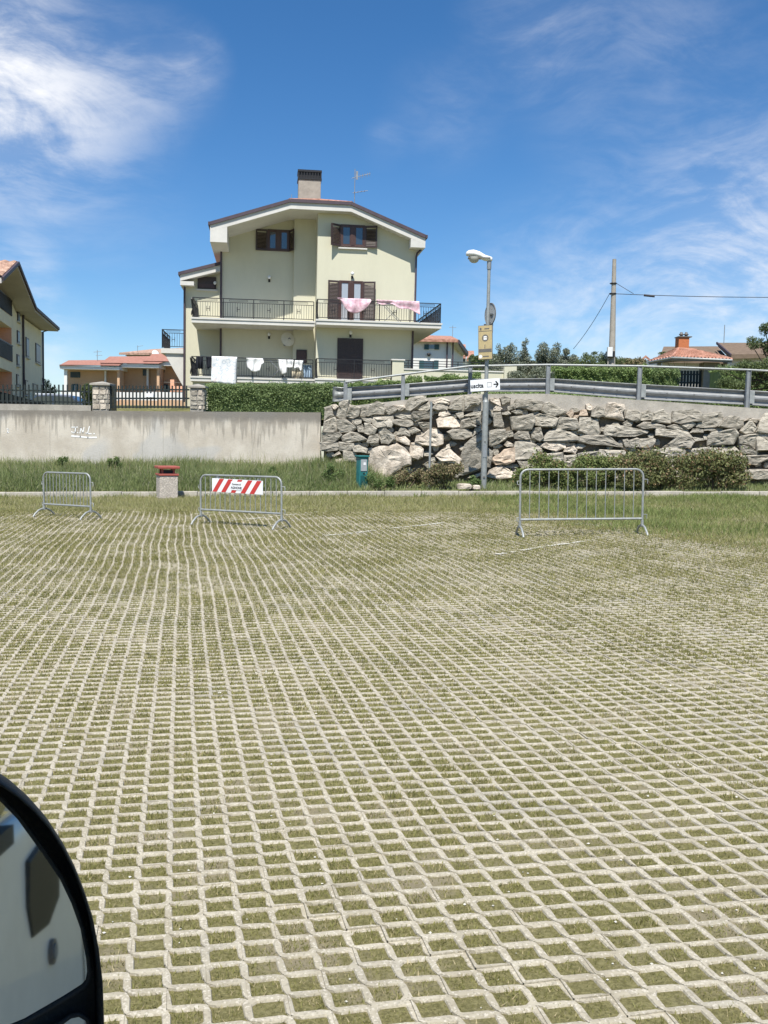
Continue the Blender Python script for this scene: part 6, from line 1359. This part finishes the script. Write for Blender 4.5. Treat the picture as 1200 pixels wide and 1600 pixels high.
glassp = [(-110, 1290), (-70, 1250), (-30, 1238), (0, 1246), (30, 1277), (72, 1335), (97, 1372), (115, 1410), (130, 1452), (139, 1500), (140.5, 1520), (138, 1534), (130, 1543), (102, 1561), (40, 1597), (-40, 1630), (-110, 1640), (-128, 1600), (-135, 1450)]
lowp = [(-110, 1675), (-40, 1660), (40, 1628), (96, 1598), (110, 1588), (124, 1585), (136, 1592), (141, 1606), (140, 1660), (128, 1715), (90, 1755), (20, 1768), (-80, 1755), (-118, 1720)]
def poly3(pts, off): return [ml(onm(px, py, off)) for px, py in pts]
def ngon(name, pts, off, mat, th, parent):
    f_ = poly3(pts, off); n = len(f_); b_ = [p - nl * th for p in f_]
    return MB().add(f_ + b_, [tuple(range(n)), tuple(range(2 * n - 1, n - 1, -1))] + [(i, (i + 1) % n, (i + 1) % n + n, i + n) for i in range(n)]).build(name, mat, parent)
# housing: rim standing proud of the glass, rounded shell behind
O0 = poly3(outer, .010); n = len(O0); cen = sum(O0, Vector()) / n
def ringo(s_, off): return [cen + (p - cen) * s_ + nl * off for p in O0]
def merged(pa, k): 
    """rim inner edge: outline pulled towards both panes"""
    return [cen + (p - cen) * k for p in O0]
rings = [ringo(.945, -.017), ringo(.948, .004), ringo(.962, .006), ringo(.98, .004), ringo(.992, -.002), ringo(.95, -.03), ringo(.88, -.065), ringo(.72, -.10), ringo(.45, -.12), ringo(.05, -.125)]
m = MB(); vs = [v for r_ in rings for v in r_]
m.add(vs, [(i * n + k, i * n + (k + 1) % n, (i + 1) * n + (k + 1) % n, (i + 1) * n + k) for i in range(len(rings) - 1) for k in range(n)], True)
m.build('housing', 'black_plastic', mir)
m = MB(); m.add(ringo(.93, -.0165), [tuple(range(n))]); m.build('bezel_plate', 'black_plastic', mir)
def rim(name, pts, w_=.0014, off=.001):
    f_ = [p for p in poly3(pts, off)]; m = MB(); m.tube(f_ + [f_[0], f_[1]], w_, 6, cap=False); return m.build(name, 'black_plastic', mir)
ngon('mirror_glass', glassp, .0, 'mirror_silver', .006, mir); ngon('wide_angle_glass', lowp, .0, 'mirror_silver', .006, mir); rim('glass_rim', glassp); rim('lower_glass_rim', lowp)
arm0 = ml(onm(-150, 1500)) - nl * .05; arm1 = vl(Mc + ou * (-(Mc.dot(ou)) - FL + .01)) - vl(Mc) + Vector((.06, 0, -.05))
MB().tube([arm0, (arm0 + arm1) / 2 + Vector((0, 0, .02)), arm1], .035, 10).build('mirror_arm', 'black_plastic', mir)
# door handle recess, lock and door shut line on the flank
hx0 = HND.dot(fw) - .075; hz0 = HND.z + .04; fy = lambda z: FL - bul(z)
hs = [(.13, .075), (.02, .085), (-.10, .07), (-.135, .03), (-.12, -.05), (-.02, -.075), (.12, -.06), (.145, 0)]
MB().prism([(hx0 + a * .82, hz0 - .012 + b_ * .95) for a, b_ in hs], fy(hz0) - .006, fy(hz0) + .02).build('door_handle', 'black_gloss', van, .003)
m = MB(); lx, lz_ = hx0 - .03, hz0 - .135; m.tube([(lx, fy(lz_) - .006, lz_), (lx, fy(lz_) + .02, lz_)], .022, 20); lk = m.build('door_lock', 'sign_grey', van); MB().tube([(lx, fy(lz_) - .009, lz_), (lx, fy(lz_) - .005, lz_)], .014, 16).build('key_slot', 'galvanised_dull', lk)
m = MB()
for (z0, z1) in zip(zs_[:-1], zs_[1:]): m.add([(hx0 - .30, fy(z0) - .0015, z0), (hx0 - .292, fy(z0) - .0015, z0), (hx0 - .292, fy(z1) - .0015, z1), (hx0 - .30, fy(z1) - .0015, z1)], [(0, 1, 2, 3)])
m.build('door_gap', 'sign_black', van)
